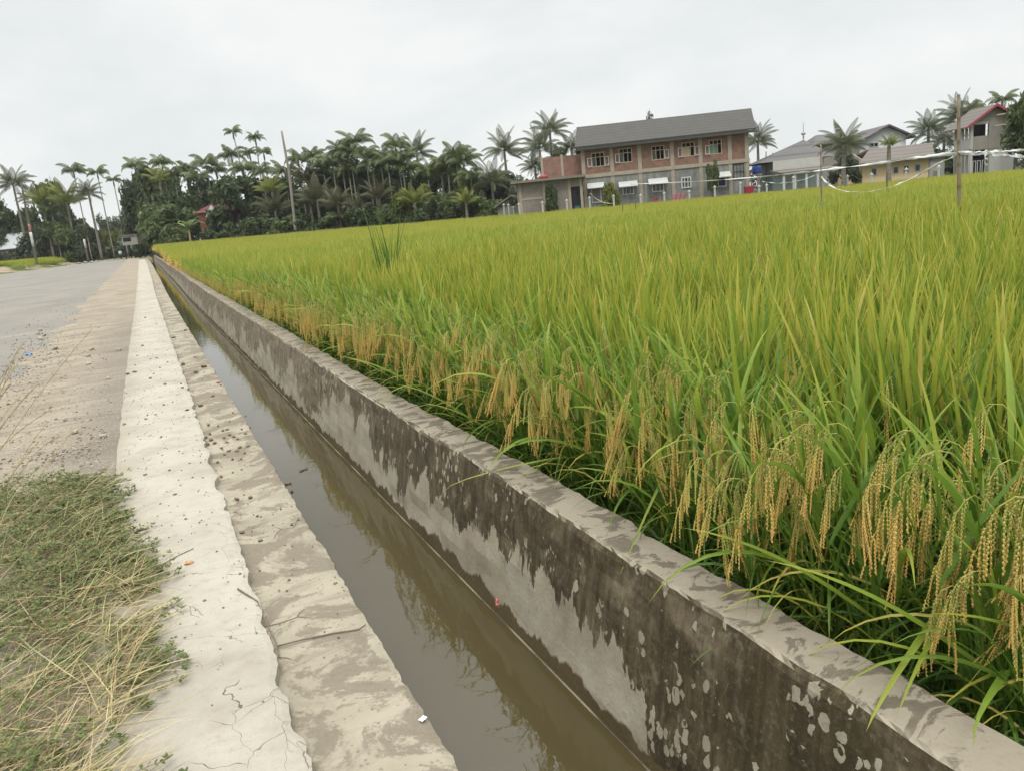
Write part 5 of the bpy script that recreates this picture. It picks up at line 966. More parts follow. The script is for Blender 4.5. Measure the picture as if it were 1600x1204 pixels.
# ground floor openings with white awnings
for (a0, a1, b0, b1, aw, mat) in ((552, 606, 555, 640, 540, MANNEX), (735, 802, 545, 592, 521, MGLASS), (910, 980, 528, 576, 506, MGLASS), (1085, 1142, 490, 552, None, MGLASS), (1300, 1352, 490, 545, 470, MPURP)):
    X0, Z0 = h.px(*q(a0, b1)); X1, Z1 = h.px(*q(a1, b0)); Z1 = Z0+(b1-b0)/3.8095/FOC*80
    f = h.part('window', MWHITE, lambda m: frame_mb(m, X0, X1, Z0, Z1, -0.09, -0.01, 0.11, 3 if mat is MGLASS else 1)); h.part('pane', mat, lambda m: m.box(X0+0.1, X1-0.1, -0.045, -0.02, Z0+0.1, Z1-0.1), f)
    if aw: h.part('awning', MWHITE, lambda m: m.add([(X0-0.35, -1.0, Z1+0.02), (X1+0.35, -1.0, Z1+0.02), (X1+0.35, -0.02, Z1+0.5), (X0-0.35, -0.02, Z1+0.5), (X0-0.35, -1.0, Z1-0.06), (X1+0.35, -1.0, Z1-0.06), (X1+0.35, -0.02, Z1+0.42), (X0-0.35, -0.02, Z1+0.42)], [(0, 1, 2, 3), (7, 6, 5, 4), (0, 4, 5, 1), (1, 5, 6, 2), (3, 7, 4, 0), (2, 6, 7, 3)]))
xg, zg = h.px(*q(1395, 500)); xg2, zg2 = h.px(*q(1455, 432))
h.part('grille', MDARK, lambda m: frame_mb(m, xg, xg2, zg, zg+1.5, -0.08, -0.03, 0.05, 3, zg+0.75))
# --- the annex
h2 = House('block_annex', 'low rough block annex with flat weathered slab and dark doorway', 'outbuilding', 810, 79.6, R(6.5)); q2 = lambda a, b: (800+a/10.0, 220+b/10.0)
XA = h2.px(*q2(1092, 600))[0]; ZA = h2.px(*q2(600, 622))[1]; xd0 = h2.px(*q2(935, 1000))[0]; xd1 = h2.px(*q2(1082, 1000))[0]; zd = h2.px(*q2(1000, 718))[1]; AD = 5.0
def awall(m): m.box(0, xd0, 0, 0.2, 0, ZA); m.box(xd0, xd1, 0, 0.2, zd, ZA); m.box(xd1, XA, 0, 0.2, 0, ZA); m.box(0, 0.2, 0.2, AD, 0, ZA); m.box(XA-0.2, XA, 0.2, AD, 0, ZA); m.box(0.2, XA-0.2, AD-0.2, AD, 0, ZA)
h2.part('wall', MANNEX, awall)
for a in (125, 505, 900, 1085): xx = h2.px(*q2(a, 800))[0]; h2.box('column', MCONC, xx-0.13, xx+0.13, -0.05, 0.1, 0, ZA-0.01)
h2.box('lintel_band', MCONC, 0.2, h2.px(*q2(490, 800))[0]-0.15, -0.03, 0.0, h2.px(*q2(300, 905))[1]-0.1, h2.px(*q2(300, 905))[1]+0.08)
h2.box('roof_slab', MSLAB, -0.5, XA+0.35, -0.7, AD, ZA+0.002, ZA+0.24)
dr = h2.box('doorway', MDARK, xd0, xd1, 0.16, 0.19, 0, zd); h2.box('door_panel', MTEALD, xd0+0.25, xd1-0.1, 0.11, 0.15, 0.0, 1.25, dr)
xu0 = h2.px(*q2(450, 400), y=3.0)[0]; xu1 = h2.px(*q2(1095, 400), y=3.0)[0]+0.3; zu = h2.px(*q2(760, 245), y=3.0)[1]; xm = h2.px(*q2(785, 400), y=3.0)[0]
h2.box('upper_wall', MBRICK, xu0, xu1, 3.0, 3.2, ZA+0.24, zu)
for xx in (xu0+0.12, xm): h2.box('column', MCONC, xx-0.12, xx+0.12, 2.95, 3.1, ZA+0.241, zu+0.15)
x_, z_ = h2.px(*q2(500, 580), y=0.2); mb = MB(); mb.tube([(0, 0, 0), (0, 0, 0.12), (0, 0, 0.3), (0, 0, 0.36)], [0.42, 0.46, 0.40, 0.30], 14)
o = mb.build('plastic_tub', MREDP, None, smooth=True); wp = h2.o+h2.ax*x_+h2.ay*0.2; o.location = (wp[0], wp[1], h2.o[2]+ZA+0.24); tag(o, 'red plastic tub standing on the annex roof slab', 'tub')
wp = h2.o+h2.ax*h2.px(*q2(600, 800))[0]-h2.ay*0.9
t = broad('shrub', 'dark', 860, 289, 24, 78.6, 'dark leafy shrub growing against the annex wall', 'shrub', 90, trunk=0.5)
broad('shrub', 'light', 954, 292, 27, 77.2, 'round yellow green shrub before the first white awning', 'shrub', 91); broad('young_tree', 'mid', 1112, 255, 20, 77.0, 'slim young tree leaning before the brick house ground floor', 'tree', 92, trunk=0.35)
# shed between annex and trees
h3 = House('lean_to_shed', 'dark little shed with sloping roof beside the annex', 'shed', 782, 83.0, R(6.5))
h3.part('roof', MSLAB, lambda m: m.add([(-0.6, -0.5, 1.9), (1.3, -0.5, 3.0), (2.3, -0.5, 2.5), (-0.6, 2, 1.9), (1.3, 2, 3.0), (2.3, 2, 2.5), (-0.6, -0.5, 1.75), (1.3, -0.5, 2.85), (2.3, -0.5, 2.35), (-0.6, 2, 1.75), (1.3, 2, 2.85), (2.3, 2, 2.35)], [(0, 1, 4, 3), (1, 2, 5, 4), (9, 10, 7, 6), (10, 11, 8, 7), (6, 7, 1, 0), (7, 8, 2, 1), (3, 4, 10, 9), (4, 5, 11, 10), (0, 3, 9, 6), (2, 8, 11, 5)]))
h3.box('wall', MGREYW, -0.3, 2.1, 0, 1.8, 0, 1.85)
# fence posts
GF = 'whitish fence posts along the far edge of the field'
def fpost(u, vb, vt, D, label, w_=0.13, cap=True):
    p = at(u, hv(u), D); z0 = ground_at(p[0], p[1]); zt = at(u, vt, D)[2]; t = thing('fence_post', label, 'fence post', (p[0], p[1], z0), R(20), GF)
    mb = MB(); mb.box(-w_/2, w_/2, -w_/2, w_/2, 0, zt-z0-0.2); mb.build('shaft', MCREAM, t)
    if cap: mb = MB(); mb.box(-w_*0.85, w_*0.85, -w_*0.85, w_*0.85, zt-z0-0.198, zt-z0-0.10); mb.tube([(0, 0, zt-z0-0.098), (0, 0, zt-z0)], [w_*0.75, 0.02], 4); mb.build('cap', MWHITE, t)
for (u, vt, D, lab) in ((788, 318, 82, 'slim fence post, first one beside the green hedge'), (795.5, 318, 82, 'slim fence post, second from the green hedge'), (803, 322, 82, 'short fence post just before the annex corner'), (811.5, 317, 77.5, 'capped fence post at the outer annex corner'), (848, 314, 77, 'capped fence post in front of the annex middle'), (886, 311, 76.6, 'capped fence post left of the dark doorway'), (921.5, 307, 76.2, 'capped fence post below the first white awning'), (959, 304, 75.8, 'capped fence post beside the round yellow green shrub'),
                         (1001, 303, 75.4, 'fence post between two awning windows'), (1038, 299.5, 75, 'fence post left of the pink cloth'), (1077, 297, 74.6, 'fence post right of the pink cloth'), (1117, 290, 74.2, 'fence post below the slim young tree'), (1157, 284, 73.8, 'pale fence post left of the red bin'), (1186, 289, 73.4, 'fence post right of the red bin'), (1198, 287, 73.0, 'fence post below the blue tank'), (1240, 275, 70, 'pale fence post before the pale verandah'), (1324, 273, 66, 'pale fence post at the foot of the coconut palm'), (1362, 270, 65, 'pale fence post by the yellow wall'), (1416, 262, 63, 'pale fence post at the middle of the yellow wall'), (1467, 258, 60, 'pale post right of the yellow wall')):
    fpost(u, 0, vt, D, lab)
def lowbox(name, label, cat, u, v, D, sx, sy, sz, mat, parts=None):
    p = at(u, v, D); t = MB(); b_ = 0.03
    for i, (zz, k) in enumerate(((0, 0.86), (sz*0.5, 0.95), (sz, 1.0))): t.v
    t.tube([(0, 0, 0), (0, 0, sz*0.5), (0, 0, sz*0.93), (0, 0, sz)], [0.62*sx, 0.68*sx, 0.74*sx, 0.70*sx], 4); o = t.build(name, mat); o.location = (p[0], p[1], p[2]-sz); o.rotation_euler = (0, 0, math.pi/4+YAW); o.scale = (1, sy/sx, 1); return tag(o, label, cat)
lowbox('bin', 'red plastic bin by the fence at the brick house corner', 'bin', 1170, 291, 73.6, 0.85, 0.7, 0.9, MREDP)
def cloth(name, label, u0, v0, u1, v1, D, drop_, mat):
    a, b2 = at(u0, v0, D), at(u1, v1, D); mb = MB(); n = 10; V = []; F = []
    for i in range(n+1):
        for j in range(4): p = a+(b2-a)*i/n; V.append((p[0]+FWD[0]*0.06*math.sin(i*1.9+j), p[1]+FWD[1]*0.06*math.sin(i*1.9+j), p[2]-drop_*j/3-0.03*math.sin(i)))
    m_ = len(V); F = [(i*4+j, (i+1)*4+j, (i+1)*4+j+1, i*4+j+1) for i in range(n) for j in range(3)]; V2 = [(x+FWD[0]*0.02, y+FWD[1]*0.02, z) for x, y, z in V]
    mb.add(V+V2, F+[tuple(k+m_ for k in f[::-1]) for f in F]); return tag(mb.build(name, mat), label, 'cloth')
cloth('hanging_cloth', 'pink cloth hung over the fence before the brick house', 1051, 304, 1071, 301, 74.8, 0.62, MPINKC); cloth('hanging_cloth', 'small red cloth hung low on the fence below an awning', 1019, 309.5, 1030, 308, 75.2, 0.25, MREDP)
# tank on a stand
p = at(1184, 272, 88); z0 = ground_at(p[0], p[1]); t = thing('water_tank', 'dark blue plastic water tank on a stand beside the brick house', 'water tank', (p[0], p[1], z0)); zt = p[2]-z0
mb = MB(); mb.tube([(0, 0, zt), (0, 0, zt+0.25), (0, 0, zt+0.5), (0, 0, zt+0.75), (0, 0, zt+0.95), (0, 0, zt+1.12)], [0.60, 0.62, 0.60, 0.62, 0.52, 0.25], 16); mb.build('tank', MBLUEP, t, smooth=True)
mb = MB(); mb.tube([(0, 0, zt+1.115), (0, 0, zt+1.22)], [0.22, 0.20], 12); mb.build('lid', MBLUEP, t)
mb = MB(); [mb.box(sx-0.06, sx+0.06, sy-0.06, sy+0.06, 0, zt-0.102) for sx in (-0.5, 0.5) for sy in (-0.5, 0.5)]; mb.box(-0.65, 0.65, -0.65, 0.65, zt-0.10, zt-0.002); mb.build('stand', MGREYW, t)
# --- prayer house with finial
q3 = lambda a, b: (1160+a/8.889, 190+b/8.889)
h4 = House('prayer_house', 'low house with steep grey pyramid roof, metal finial and open blue green verandah', 'prayer house', 1206, 76.0, R(8)); X1 = h4.px(*q3(1095, 520))[0]; xa, za = h4.px(*q3(848, 256), y=4.0); zf = h4.px(*q3(700, 520))[1]; X0 = h4.px(*q3(412, 560))[0]
hip = [(X0-1.3, -0.3), (X1+1.2, -0.3), (X1+1.2, 8.5), (X0-1.3, 8.5)]; 
h4.part('roof', MTILE3, lambda m: m.add([(x, y, zf-0.1) for x, y in hip]+[(xa, 4.0, za)], [(0, 1, 4), (1, 2, 4), (2, 3, 4), (3, 0, 4), (3, 2, 1, 0)]))
h4.box('fascia', MCREAM, X0, X1, -0.36, -0.30, zf-0.95, zf-0.05); h4.box('wall', MTEAL, X0+0.5, X1+0.8, 2.2, 8, 0, zf-0.12)
ye_, ze_ = -2.2, h4.px(*q3(850, 680), y=-2.2)[1]
h4.part('verandah_roof', MTILE2, lambda m: m.add([(X0-0.3, -0.28, zf-0.90), (X1+0.1, -0.28, zf-0.90), (X1+1.4, ye_, ze_), (X0+0.3, ye_, ze_), (X0-0.3, -0.28, zf-1.02), (X1+0.1, -0.28, zf-1.02), (X1+1.4, ye_, ze_-0.12), (X0+0.3, ye_, ze_-0.12)], [(0, 3, 2, 1), (4, 5, 6, 7), (3, 7, 6, 2), (0, 4, 7, 3), (1, 2, 6, 5), (0, 1, 5, 4)]))
xs_ = h4.px(*q3(575, 800), y=-1.9)[0]; xe_ = X1+1.2
for i in range(6): xx = xs_+(xe_-xs_)*i/5; h4.box('pillar', MWHITE, xx-0.10, xx+0.10, -2.0, -1.8, 0, ze_-0.13)
h4.box('parapet', MTEAL, xs_+0.11, xe_, -1.96, -1.86, 0, 0.95); h4.box('plinth', MCREAM, xs_-0.1, xe_+0.1, -2.05, 2.2, -0.1, 0.12)
f = h4.part('finial', plain('grey metal', (0.30, 0.30, 0.30), 0.4, 0.1, metal=0.6), lambda m: [m.tube([(xa, 4, za-0.05), (xa, 4, za+1.7)], [0.05, 0.02], 6), m.tube([(xa, 4, za+0.42), (xa, 4, za+0.52), (xa, 4, za+0.66), (xa, 4, za+0.76)], [0.06, 0.22, 0.20, 0.05], 10), m.tube([(xa, 4, za+0.2), (xa, 4, za+0.27), (xa, 4, za+0.34)], [0.05, 0.12, 0.05], 8)])
# hipped roof behind
h5 = House('hipped_house', 'grey hipped roof house rising behind the coconut palm', 'house', 1262, 92.0, R(5)); zr1 = h5.px(1294, 209)[1]; ze1 = h5.px(1296, 226)[1]; xa0, xa1 = h5.px(1279, 211)[0], h5.px(1311, 208)[0]; e0, e1 = h5.px(1258, 229)[0], h5.px(1338, 222)[0]
h5.part('roof', MTILE3, lambda m: m.add([(e0, -3, ze1), (e1, -3, ze1), (e1, 5, ze1), (e0, 5, ze1), (xa0, 1, zr1), (xa1, 1, zr1)], [(0, 1, 5, 4), (1, 2, 5), (2, 3, 4, 5), (3, 0, 4), (3, 2, 1, 0)])); h5.box('wall', MPLAST, e0+0.8, e1-0.8, -2.4, 4.4, 0, ze1-0.01)
# --- white gable house
h6 = House('white_gabled_house', 'pale weatherboard house with grey gable above the long tiled roof', 'house', 1346, 92.0, R(5)); q6 = lambda a, b: (1300+a/8.0, 170+b/8.0)
xl, zl = h6.px(*q6(330, 412)); xap, zap = h6.px(*q6(705, 196)); xr2, zr2 = h6.px(*q6(1040, 342)); xw0, xw1 = h6.px(*q6(360, 470))[0], h6.px(*q6(942, 440))[0]
zg_ = min(zl, zr2)
h6.part('wall', MGABLE, lambda m: m.prism([(xw0, 0), (xw1, 0), (xw1, zr2+(zap-zr2)*0.27-0.15), (xap, zap-0.25), (xw0, zl+0.02)], 0.4, 8))
def g_roof(m):
    for (xx, zz) in ((xl, zl), (xr2, zr2)):
        V = [(xx, -0.3, zz), (xap, -0.3, zap), (xap, 8.5, zap), (xx, 8.5, zz)]; V += [(a, b, c-0.2) for a, b, c in V]; m.add(V, [(0, 1, 2, 3), (7, 6, 5, 4), (0, 4, 5, 1), (1, 5, 6, 2), (2, 6, 7, 3), (3, 7, 4, 0)])
h6.part('roof', MTILE3, g_roof)
xa_, za_ = h6.px(*q6(478, 490)); xb_, zb_ = h6.px(*q6(600, 412)); f = h6.part('window', MWHITE, lambda m: frame_mb(m, xa_, xb_, za_, zb_, 0.33, 0.39, 0.1, 2)); h6.part('pane', MDARK, lambda m: m.box(xa_+0.1, xb_-0.1, 0.365, 0.385, za_+0.1, zb_-0.1), f)
# --- yellow house
h7 = House('yellow_house', 'long low yellow house under a brown tiled roof with small windows', 'house', 1347, 68.0, R(3)); xe1 = h7.px(*q6(1208, 700))[0]; xr0, zr0 = h7.px(*q6(330, 690), y=-0.8); xr1, zr1_ = h7.px(*q6(1290, 592), y=-0.8); xp0, zp0 = h7.px(*q6(470, 500), y=3.2); xp1, zp1 = h7.px(*q6(1250, 430), y=3.2); zed = (zr0+zr1_)/2; zpd = (zp0+zp1)/2
h7.box('wall', MYEL, 0, xe1, 0, 6.5, 0, zed+0.1)
def yroof(m):
    for (ya, yb) in ((-0.8, 3.2), (7.2, 3.2)):
        V = [(xr0, ya, zed), (xr1, ya, zed), (xp1, yb, zpd), (xp0, yb, zpd)]; V += [(a, b, c-0.12) for a, b, c in V]; m.add(V, [(0, 1, 2, 3), (7, 6, 5, 4), (0, 4, 5, 1), (1, 5, 6, 2), (3, 2, 6, 7), (0, 3, 7, 4)])
h7.part('roof', MTILE2, yroof); h7.part('gable', MPLAST, lambda m: [m.add([(a, 0.1, zed+0.1), (a, 6.4, zed+0.1), (a, 3.2, zpd-0.2), (a+0.1, 0.1, zed+0.1), (a+0.1, 6.4, zed+0.1), (a+0.1, 3.2, zpd-0.2)], [(0, 1, 2), (5, 4, 3), (0, 3, 4, 1), (1, 4, 5, 2), (2, 5, 3, 0)]) for a in (0.3, xe1-0.4)])
for (a, b) in ((523, 790), (795, 770), (925, 757), (1066, 740)):
    xc, zc = h7.px(*q6(a, b)); f = h7.part('window', MWHITE, lambda m: frame_mb(m, xc-0.25, xc+0.25, zc-0.32, zc+0.32, -0.05, -0.005, 0.07)); h7.part('pane', MGLASS, lambda m: m.box(xc-0.19, xc+0.19, -0.03, -0.008, zc-0.26, zc+0.26), f)
h7.box('downpipe', MTILE2, h7.px(*q6(720, 750))[0]-0.05, h7.px(*q6(720, 750))[0]+0.05, -0.1, -0.005, 0, zed-0.2)
h8 = House('white_outhouse', 'small white outhouse at the end of the yellow house', 'outbuilding', 1452, 69.0, R(3)); h8.box('wall', MCREAM, 0, 1.3, 0, 2, 0, h8.px(1456, 249)[1]); h8.box('roof', MTILE2, -0.15, 1.45, -0.2, 2.2, h8.px(1456, 249)[1]+0.002, h8.px(1456, 249)[1]+0.1); h8.box('door', MGREYW, 0.35, 0.95, -0.03, -0.004, 0, 1.5)
# --- arcaded two storey house (gable front turned toward the viewer's right)
h9 = House('arcaded_house', 'unfinished two storey house with white arches and red trimmed gable', 'house', 1515, 66.0, R(4)); q9 = lambda a, b: (1440+a/7.082, 120+b/7.082)
ZEv = h9.px(*q9(530, 510))[1]; ZF = h9.px(*q9(530, 800))[1]; xap9, zap9 = h9.px(*q9(800, 308)); WF = xap9*2; LD = 2.7; zap9 = min(zap9, ZEv+2.6)
h9.part('front_wall', MPLAST, lambda m: [m.box(1.55, WF, 0, 0.2, ZF+0.002, ZEv), m.prism([(0.05, ZEv+0.001), (WF, ZEv+0.001), (xap9, zap9-0.15)], 0.0, 0.2), m.box(0.2, 1.55, 0.02, 0.18, ZF+0.003, ZF+0.95), m.box(WF-0.2, WF, 0.2, LD, 0, ZEv)])
h9.box('lower_wall', MCREAM, 1.55, WF, -0.01, 0.2, 0, ZF-0.15); h9.box('floor_slab', MPLAST, -0.05, WF, -0.06, LD, ZF-0.149, ZF)
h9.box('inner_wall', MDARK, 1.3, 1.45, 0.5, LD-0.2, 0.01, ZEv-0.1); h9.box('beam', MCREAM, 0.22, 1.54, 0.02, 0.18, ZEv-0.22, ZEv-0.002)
for xx in (0.0, 1.45): h9.box('column', MCREAM, xx, xx+0.2, -0.03, 0.2, 0, ZEv-0.003) if xx == 0 else h9.box('column', MPLAST, xx, xx+0.18, -0.03, 0.21, ZF+0.004, ZEv-0.003)
nA = 4
def arcade(m, z0, z1, rail):
    w_ = (LD-0.25)/nA
    for i in range(nA):
        y0 = 0.22+i*w_; y1 = y0+w_; r_ = (w_-0.22)/2; yc = (y0+y1)/2; zs = z1-r_-0.22
        for (a, b) in ((y0, y0+0.11), (y1-0.11, y1)): m.box(0, 0.16, a, b, z0, zs)
        seg_ = [(yc-r_*math.cos(math.pi*k/10), zs+r_*math.sin(math.pi*k/10)) for k in range(11)]
        for k in range(10):
            (ya, za1), (yb, zb1) = seg_[k], seg_[k+1]; ya2 = y0 if k == 0 else ya; yb2 = y1 if k == 9 else yb
            V = [(x, *p) for x in (0, 0.16) for p in ((ya, za1), (yb, zb1), (yb2, z1), (ya2, z1))]; m.add(V, [(0, 1, 2, 3), (7, 6, 5, 4), (0, 4, 5, 1), (1, 5, 6, 2), (2, 6, 7, 3), (3, 7, 4, 0)])
        if rail: m.box(0.02, 0.14, y0+0.112, y1-0.112, z0, z0+0.85)
h9.part('upper_arcade', MCREAM, lambda m: arcade(m, ZF+0.002, ZEv-0.002, True)); h9.part('lower_arcade', MCREAM, lambda m: arcade(m, 0, ZF-0.15, False))
def roof9(m):
    for (xx, zz) in ((-0.6, ZEv-0.35), (WF+0.6, ZEv-0.35)):
        V = [(xx, -0.5, zz), (xap9, -0.5, zap9), (xap9, LD+0.8, zap9), (xx, LD+0.8, zz)]; V += [(a, b, c-0.1) for a, b, c in V]; m.add(V, [(0, 1, 2, 3), (7, 6, 5, 4), (1, 5, 6, 2), (2, 6, 7, 3), (3, 7, 4, 0), (0, 4, 5, 1)])
rf = h9.part('roof', MTILE2, roof9)
h9.part('barge_board', MPINK, lambda m: [m.add([(xx, -0.56, ZEv-0.52), (xap9, -0.56, zap9-0.16), (xap9, -0.56, zap9+0.05), (xx, -0.56, ZEv-0.31), (xx, -0.51, ZEv-0.52), (xap9, -0.51, zap9-0.16), (xap9, -0.51, zap9+0.05), (xx, -0.51, ZEv-0.31)], [(0, 1, 2, 3), (7, 6, 5, 4), (0, 4, 5, 1), (2, 6, 7, 3), (3, 7, 4, 0)]) for xx in (-0.6, WF+0.6)], rf)
for i in range(3): h9.part('window', MWHITE, lambda m: frame_mb(m, 0.4+i*0.38, 0.68+i*0.38, 0.5, 2.0, 0.3, 0.36, 0.05))
h9.part('scaffold', MWOODF, lambda m: [m.tube([(2.6, -0.6, ZF-1), (2.6, -0.6, ZEv+1.2)], 0.05, 5), m.tube([(1.7, -0.62, ZEv+0.35), (4.6, -0.62, ZEv+0.5)], 0.05, 5), m.tube([(2.5, -0.65, ZF-0.2), (4.6, -0.65, ZF+0.9)], 0.05, 5), m.tube([(1.6, -0.62, ZF+1.6), (4.4, -0.62, ZF+1.75)], 0.05, 5)])
# --- houses among the trees
ha = House('red_roofed_house', 'small house with maroon roof and white gable among dark trees', 'house', 306, 106.5, R(10)); xa0_, zz0 = ha.px(309, 330); xa1_, zz1 = ha.px(346, 332); xm_, zm_ = ha.px(323, 319)
ha.box('wall', plain('red brown boards', (0.15, 0.06, 0.045), 0.8), xa0_, xa1_, 0, 5, 0, zz0-0.3)
ha.part('roof', MMAROON, lambda m: m.add([(xa0_-0.5, -0.3, zz0-0.3), (xa1_+0.5, -0.3, zz0-0.3), (xa1_-0.4, 2.5, zm_), (xa0_+0.4, 2.5, zm_), (xa0_-0.5, 5.3, zz0-0.3), (xa1_+0.5, 5.3, zz0-0.3)], [(0, 1, 2, 3), (3, 2, 5, 4), (0, 3, 4), (1, 5, 2), (4, 5, 1, 0)]))
xg_, zgg = ha.px(327, 339); ha.part('gable', MWHITE, lambda m: m.prism([(xg_-0.3, zz0-0.9), (xg_+1.9, zz0-0.9), (xg_+0.9, zz0+0.55)], -0.75, -0.6))
hb = House('zinc_roofed_house', 'low house with pale zinc roof in the left grove', 'house', -30, 126.0, R(-4)); xb0, zb0 = hb.px(-30, 390); xb1, zb1 = hb.px(30, 390); zbt = hb.px(20, 364)[1]
hb.box('wall', MGREYW, xb0, xb1-0.3, 0, 4, 0, zb0); hb.part('roof', MZINC, lambda m: m.add([(xb0-0.5, -0.6, zb0-0.3), (xb1+0.3, -0.6, zb0-0.3), (xb1+1.0, 2.5, zbt), (xb0-0.5, 2.5, zbt), (xb0-0.5, -0.6, zb0-0.4), (xb1+0.3, -0.6, zb0-0.4), (xb1+1.0, 2.5, zbt-0.1), (xb0-0.5, 2.5, zbt-0.1)], [(0, 1, 2, 3), (7, 6, 5, 4), (0, 4, 5, 1), (1, 5, 6, 2), (2, 6, 7, 3), (3, 7, 4, 0)]))
hb.part('gable', plain('dark boards', (0.08, 0.06, 0.05), 0.9), lambda m: m.prism([(xb1-0.3, zb0-0.25), (xb1+1.6, zb0-0.9), (xb1+1.1, zbt)], 1.2, 1.4))
hc = House('kiosk', 'grey boarded kiosk on dark posts where the road ends', 'kiosk', 193, 113.0, R(0)); k0, kz0 = hc.px(192, 384); k1, kz1 = hc.px(213, 367); 
hc.box('cabin', MGREYW, k0, k1, 0, 1.8, kz0, kz1); hc.box('roof', MSLAB, k0-0.15, k1+0.15, -0.2, 2.0, kz1+0.002, kz1+0.1); hc.box('hatch', MDARK, k0+0.2, k1-0.9, -0.02, -0.004, kz0+0.5, kz1-0.3); hc.part('posts', MDARK, lambda m: [m.box(x-0.07, x+0.07, y-0.07, y+0.07, 0, kz0-0.002) for x in (k0+0.1, k1-0.1) for y in (0.1, 1.7)]+[m.box(k0+0.9, k1-0.5, 0.9, 1.5, 0, (kz0-0.1)*0.5)])
# motorcycle seen head on
p = onz(187, 398, -0.318); p = at(187, hv(187), 118); t = thing('motorcycle', 'small motorcycle with pale front shield standing at the road end', 'motorcycle', (p[0], p[1], -0.318), 0.1)
MBLK = plain('black rubber', (0.02, 0.02, 0.02), 0.7); 
for nm, yy in (('wheel', 0.0), ('wheel', 1.2)):
    mb = MB(); th = np.linspace(0, 2*math.pi, 15); mb.tube([(0, yy+0.26*math.cos(a), 0.29+0.26*math.sin(a)) for a in th], 0.05, 6, cap=False); mb.build(nm, MBLK, t)
mb = MB(); mb.tube([(0, 0.05, 0.3), (0, 0.25, 0.75), (0, 0.3, 1.0)], [0.07, 0.12, 0.10], 8); mb.tube([(0, 0.3, 0.7), (0, 0.7, 0.6), (0, 1.3, 0.75)], [0.1, 0.15, 0.1], 8); mb.build('body', MBLK, t, smooth=True)
mb = MB(); mb.tube([(0, 0.12, 0.62), (0, 0.16, 0.85), (0, 0.2, 1.12)], [0.14, 0.26, 0.20], 8); mb.build('front_shield', MWHITE, t, smooth=True)
mb = MB(); mb.tube([(-0.36, 0.4, 1.08), (0, 0.3, 1.02), (0.36, 0.4, 1.08)], 0.02, 5); mb.build('handlebar', MBLK, t); mb = MB(); mb.tube([(0, 0.6, 0.78), (0, 1.0, 0.8), (0, 1.3, 0.84)], [0.1, 0.14, 0.1], 8); mb.build('seat', MBLK, t, smooth=True)
for s_ in (-1, 1): mb = MB(); mb.tube([(s_*0.3, 0.38, 1.08), (s_*0.36, 0.36, 1.28)], 0.012, 4); mb.tube([(s_*0.36, 0.36, 1.24), (s_*0.36, 0.36, 1.34)], [0.05, 0.05], 6); mb.build('mirror', MBLK, t)
# ------------------------------------------------------------------ poles, ropes and tapes
MPOLE = m_bark('weathered bamboo', (0.16, 0.125, 0.085), (0.30, 0.245, 0.17), 3.5); MPOLED = m_bark('old dark wood', (0.075, 0.065, 0.052), (0.16, 0.14, 0.115))
def pole(name, label, cat, pts_, D, r0, r1, mat, zbase=None, bands=()):
    P = [at(u, v, D) for u, v in pts_]; b = P[0].copy(); z0 = ground_at(b[0], b[1]) if zbase is None else zbase; d = P[1]-P[0]; P[0] = P[0]+d*((z0-0.1-P[0][2])/d[2]); t = thing(name, label, cat, tuple(P[0])); Q = [p-P[0] for p in P]
    n = 10; T = np.linspace(0, 1, n); L_ = np.linspace(0, 1, len(Q)); Qi = np.stack([np.interp(T, L_, [q[k] for q in Q]) for k in range(3)], 1); rr = np.linspace(r0, r1, n)*(1+0.06*np.sin(np.arange(n)*2.1))
    mb = MB(); mb.tube(Qi, rr, 8); mb.build('shaft', mat, t, smooth=True)
    for (f0, f1, m2) in bands:
        seg_ = np.stack([np.interp(np.linspace(f0, f1, 4), T, Qi[:, k]) for k in range(3)], 1); mb = MB(); mb.tube(seg_, np.interp(np.linspace(f0, f1, 4), T, rr)*1.06+0.004, 8); mb.build('painted_band', m2, t, smooth=True)
    return t
pole('bamboo_pole', 'tall bamboo pole standing in the rice where the white tapes meet', 'pole', [(1499, 340), (1498, 245), (1498, 148)], 10.4, 0.027, 0.019, MPOLE)
pole('bamboo_pole', 'thinner shorter bamboo pole in the rice holding the sagging white tape', 'pole', [(1284, 330), (1283, 275), (1282.5, 226)], 18.3, 0.021, 0.015, MPOLE)
pole('thin_pole', 'thin grey pole standing beside the blue tank', 'pole', [(1198, 292), (1197, 260), (1197, 237)], 78, 0.07, 0.05, MPOLE)
pole('leaning_post', 'tall bare grey leaning post at the field edge, taller than the trees around', 'post', [(461.5, 357), (452, 272), (440, 205)], 98.5, 0.20, 0.12, m_bark('grey dead wood', (0.17, 0.15, 0.125), (0.29, 0.265, 0.225)))
MPKB = plain('faded red paint', (0.32, 0.16, 0.13), 0.8, 0.2)
pole('painted_pole', 'dark leaning pole with a white and faded red painted band beside the road', 'pole', [(58.5, 417), (45, 350), (33, 285)], 104, 0.17, 0.11, MPOLED, -0.33, bands=[(0.25, 0.41, MWHITE), (0.412, 0.50, MPKB)])
pole('painted_pole', 'short leaning pole with a white painted upper half further along the road', 'pole', [(136, 397), (133.5, 385), (131, 373)], 118, 0.16, 0.13, MPOLED, -0.33, bands=[(0.45, 0.95, MWHITE)])
for (u, vt, vb, D, lab) in ((973, 314, 332, 40, 'short dark stick poking out of the rice before the round shrub'), (993, 313, 328, 42, 'short dark stick poking out of the rice left of the awning windows'), (1386, 262, 290, 30, 'thin stick in the rice below the yellow house')):
    pole('stick', lab, 'stick', [(u, vb), (u, vt)], D, 0.03, 0.02, MPOLED)
MTAPE = NM('white plastic tape'); MTAPE = MTAPE.leaf((0.74, 0.75, 0.72), 0.4, 0.4, 0.4)
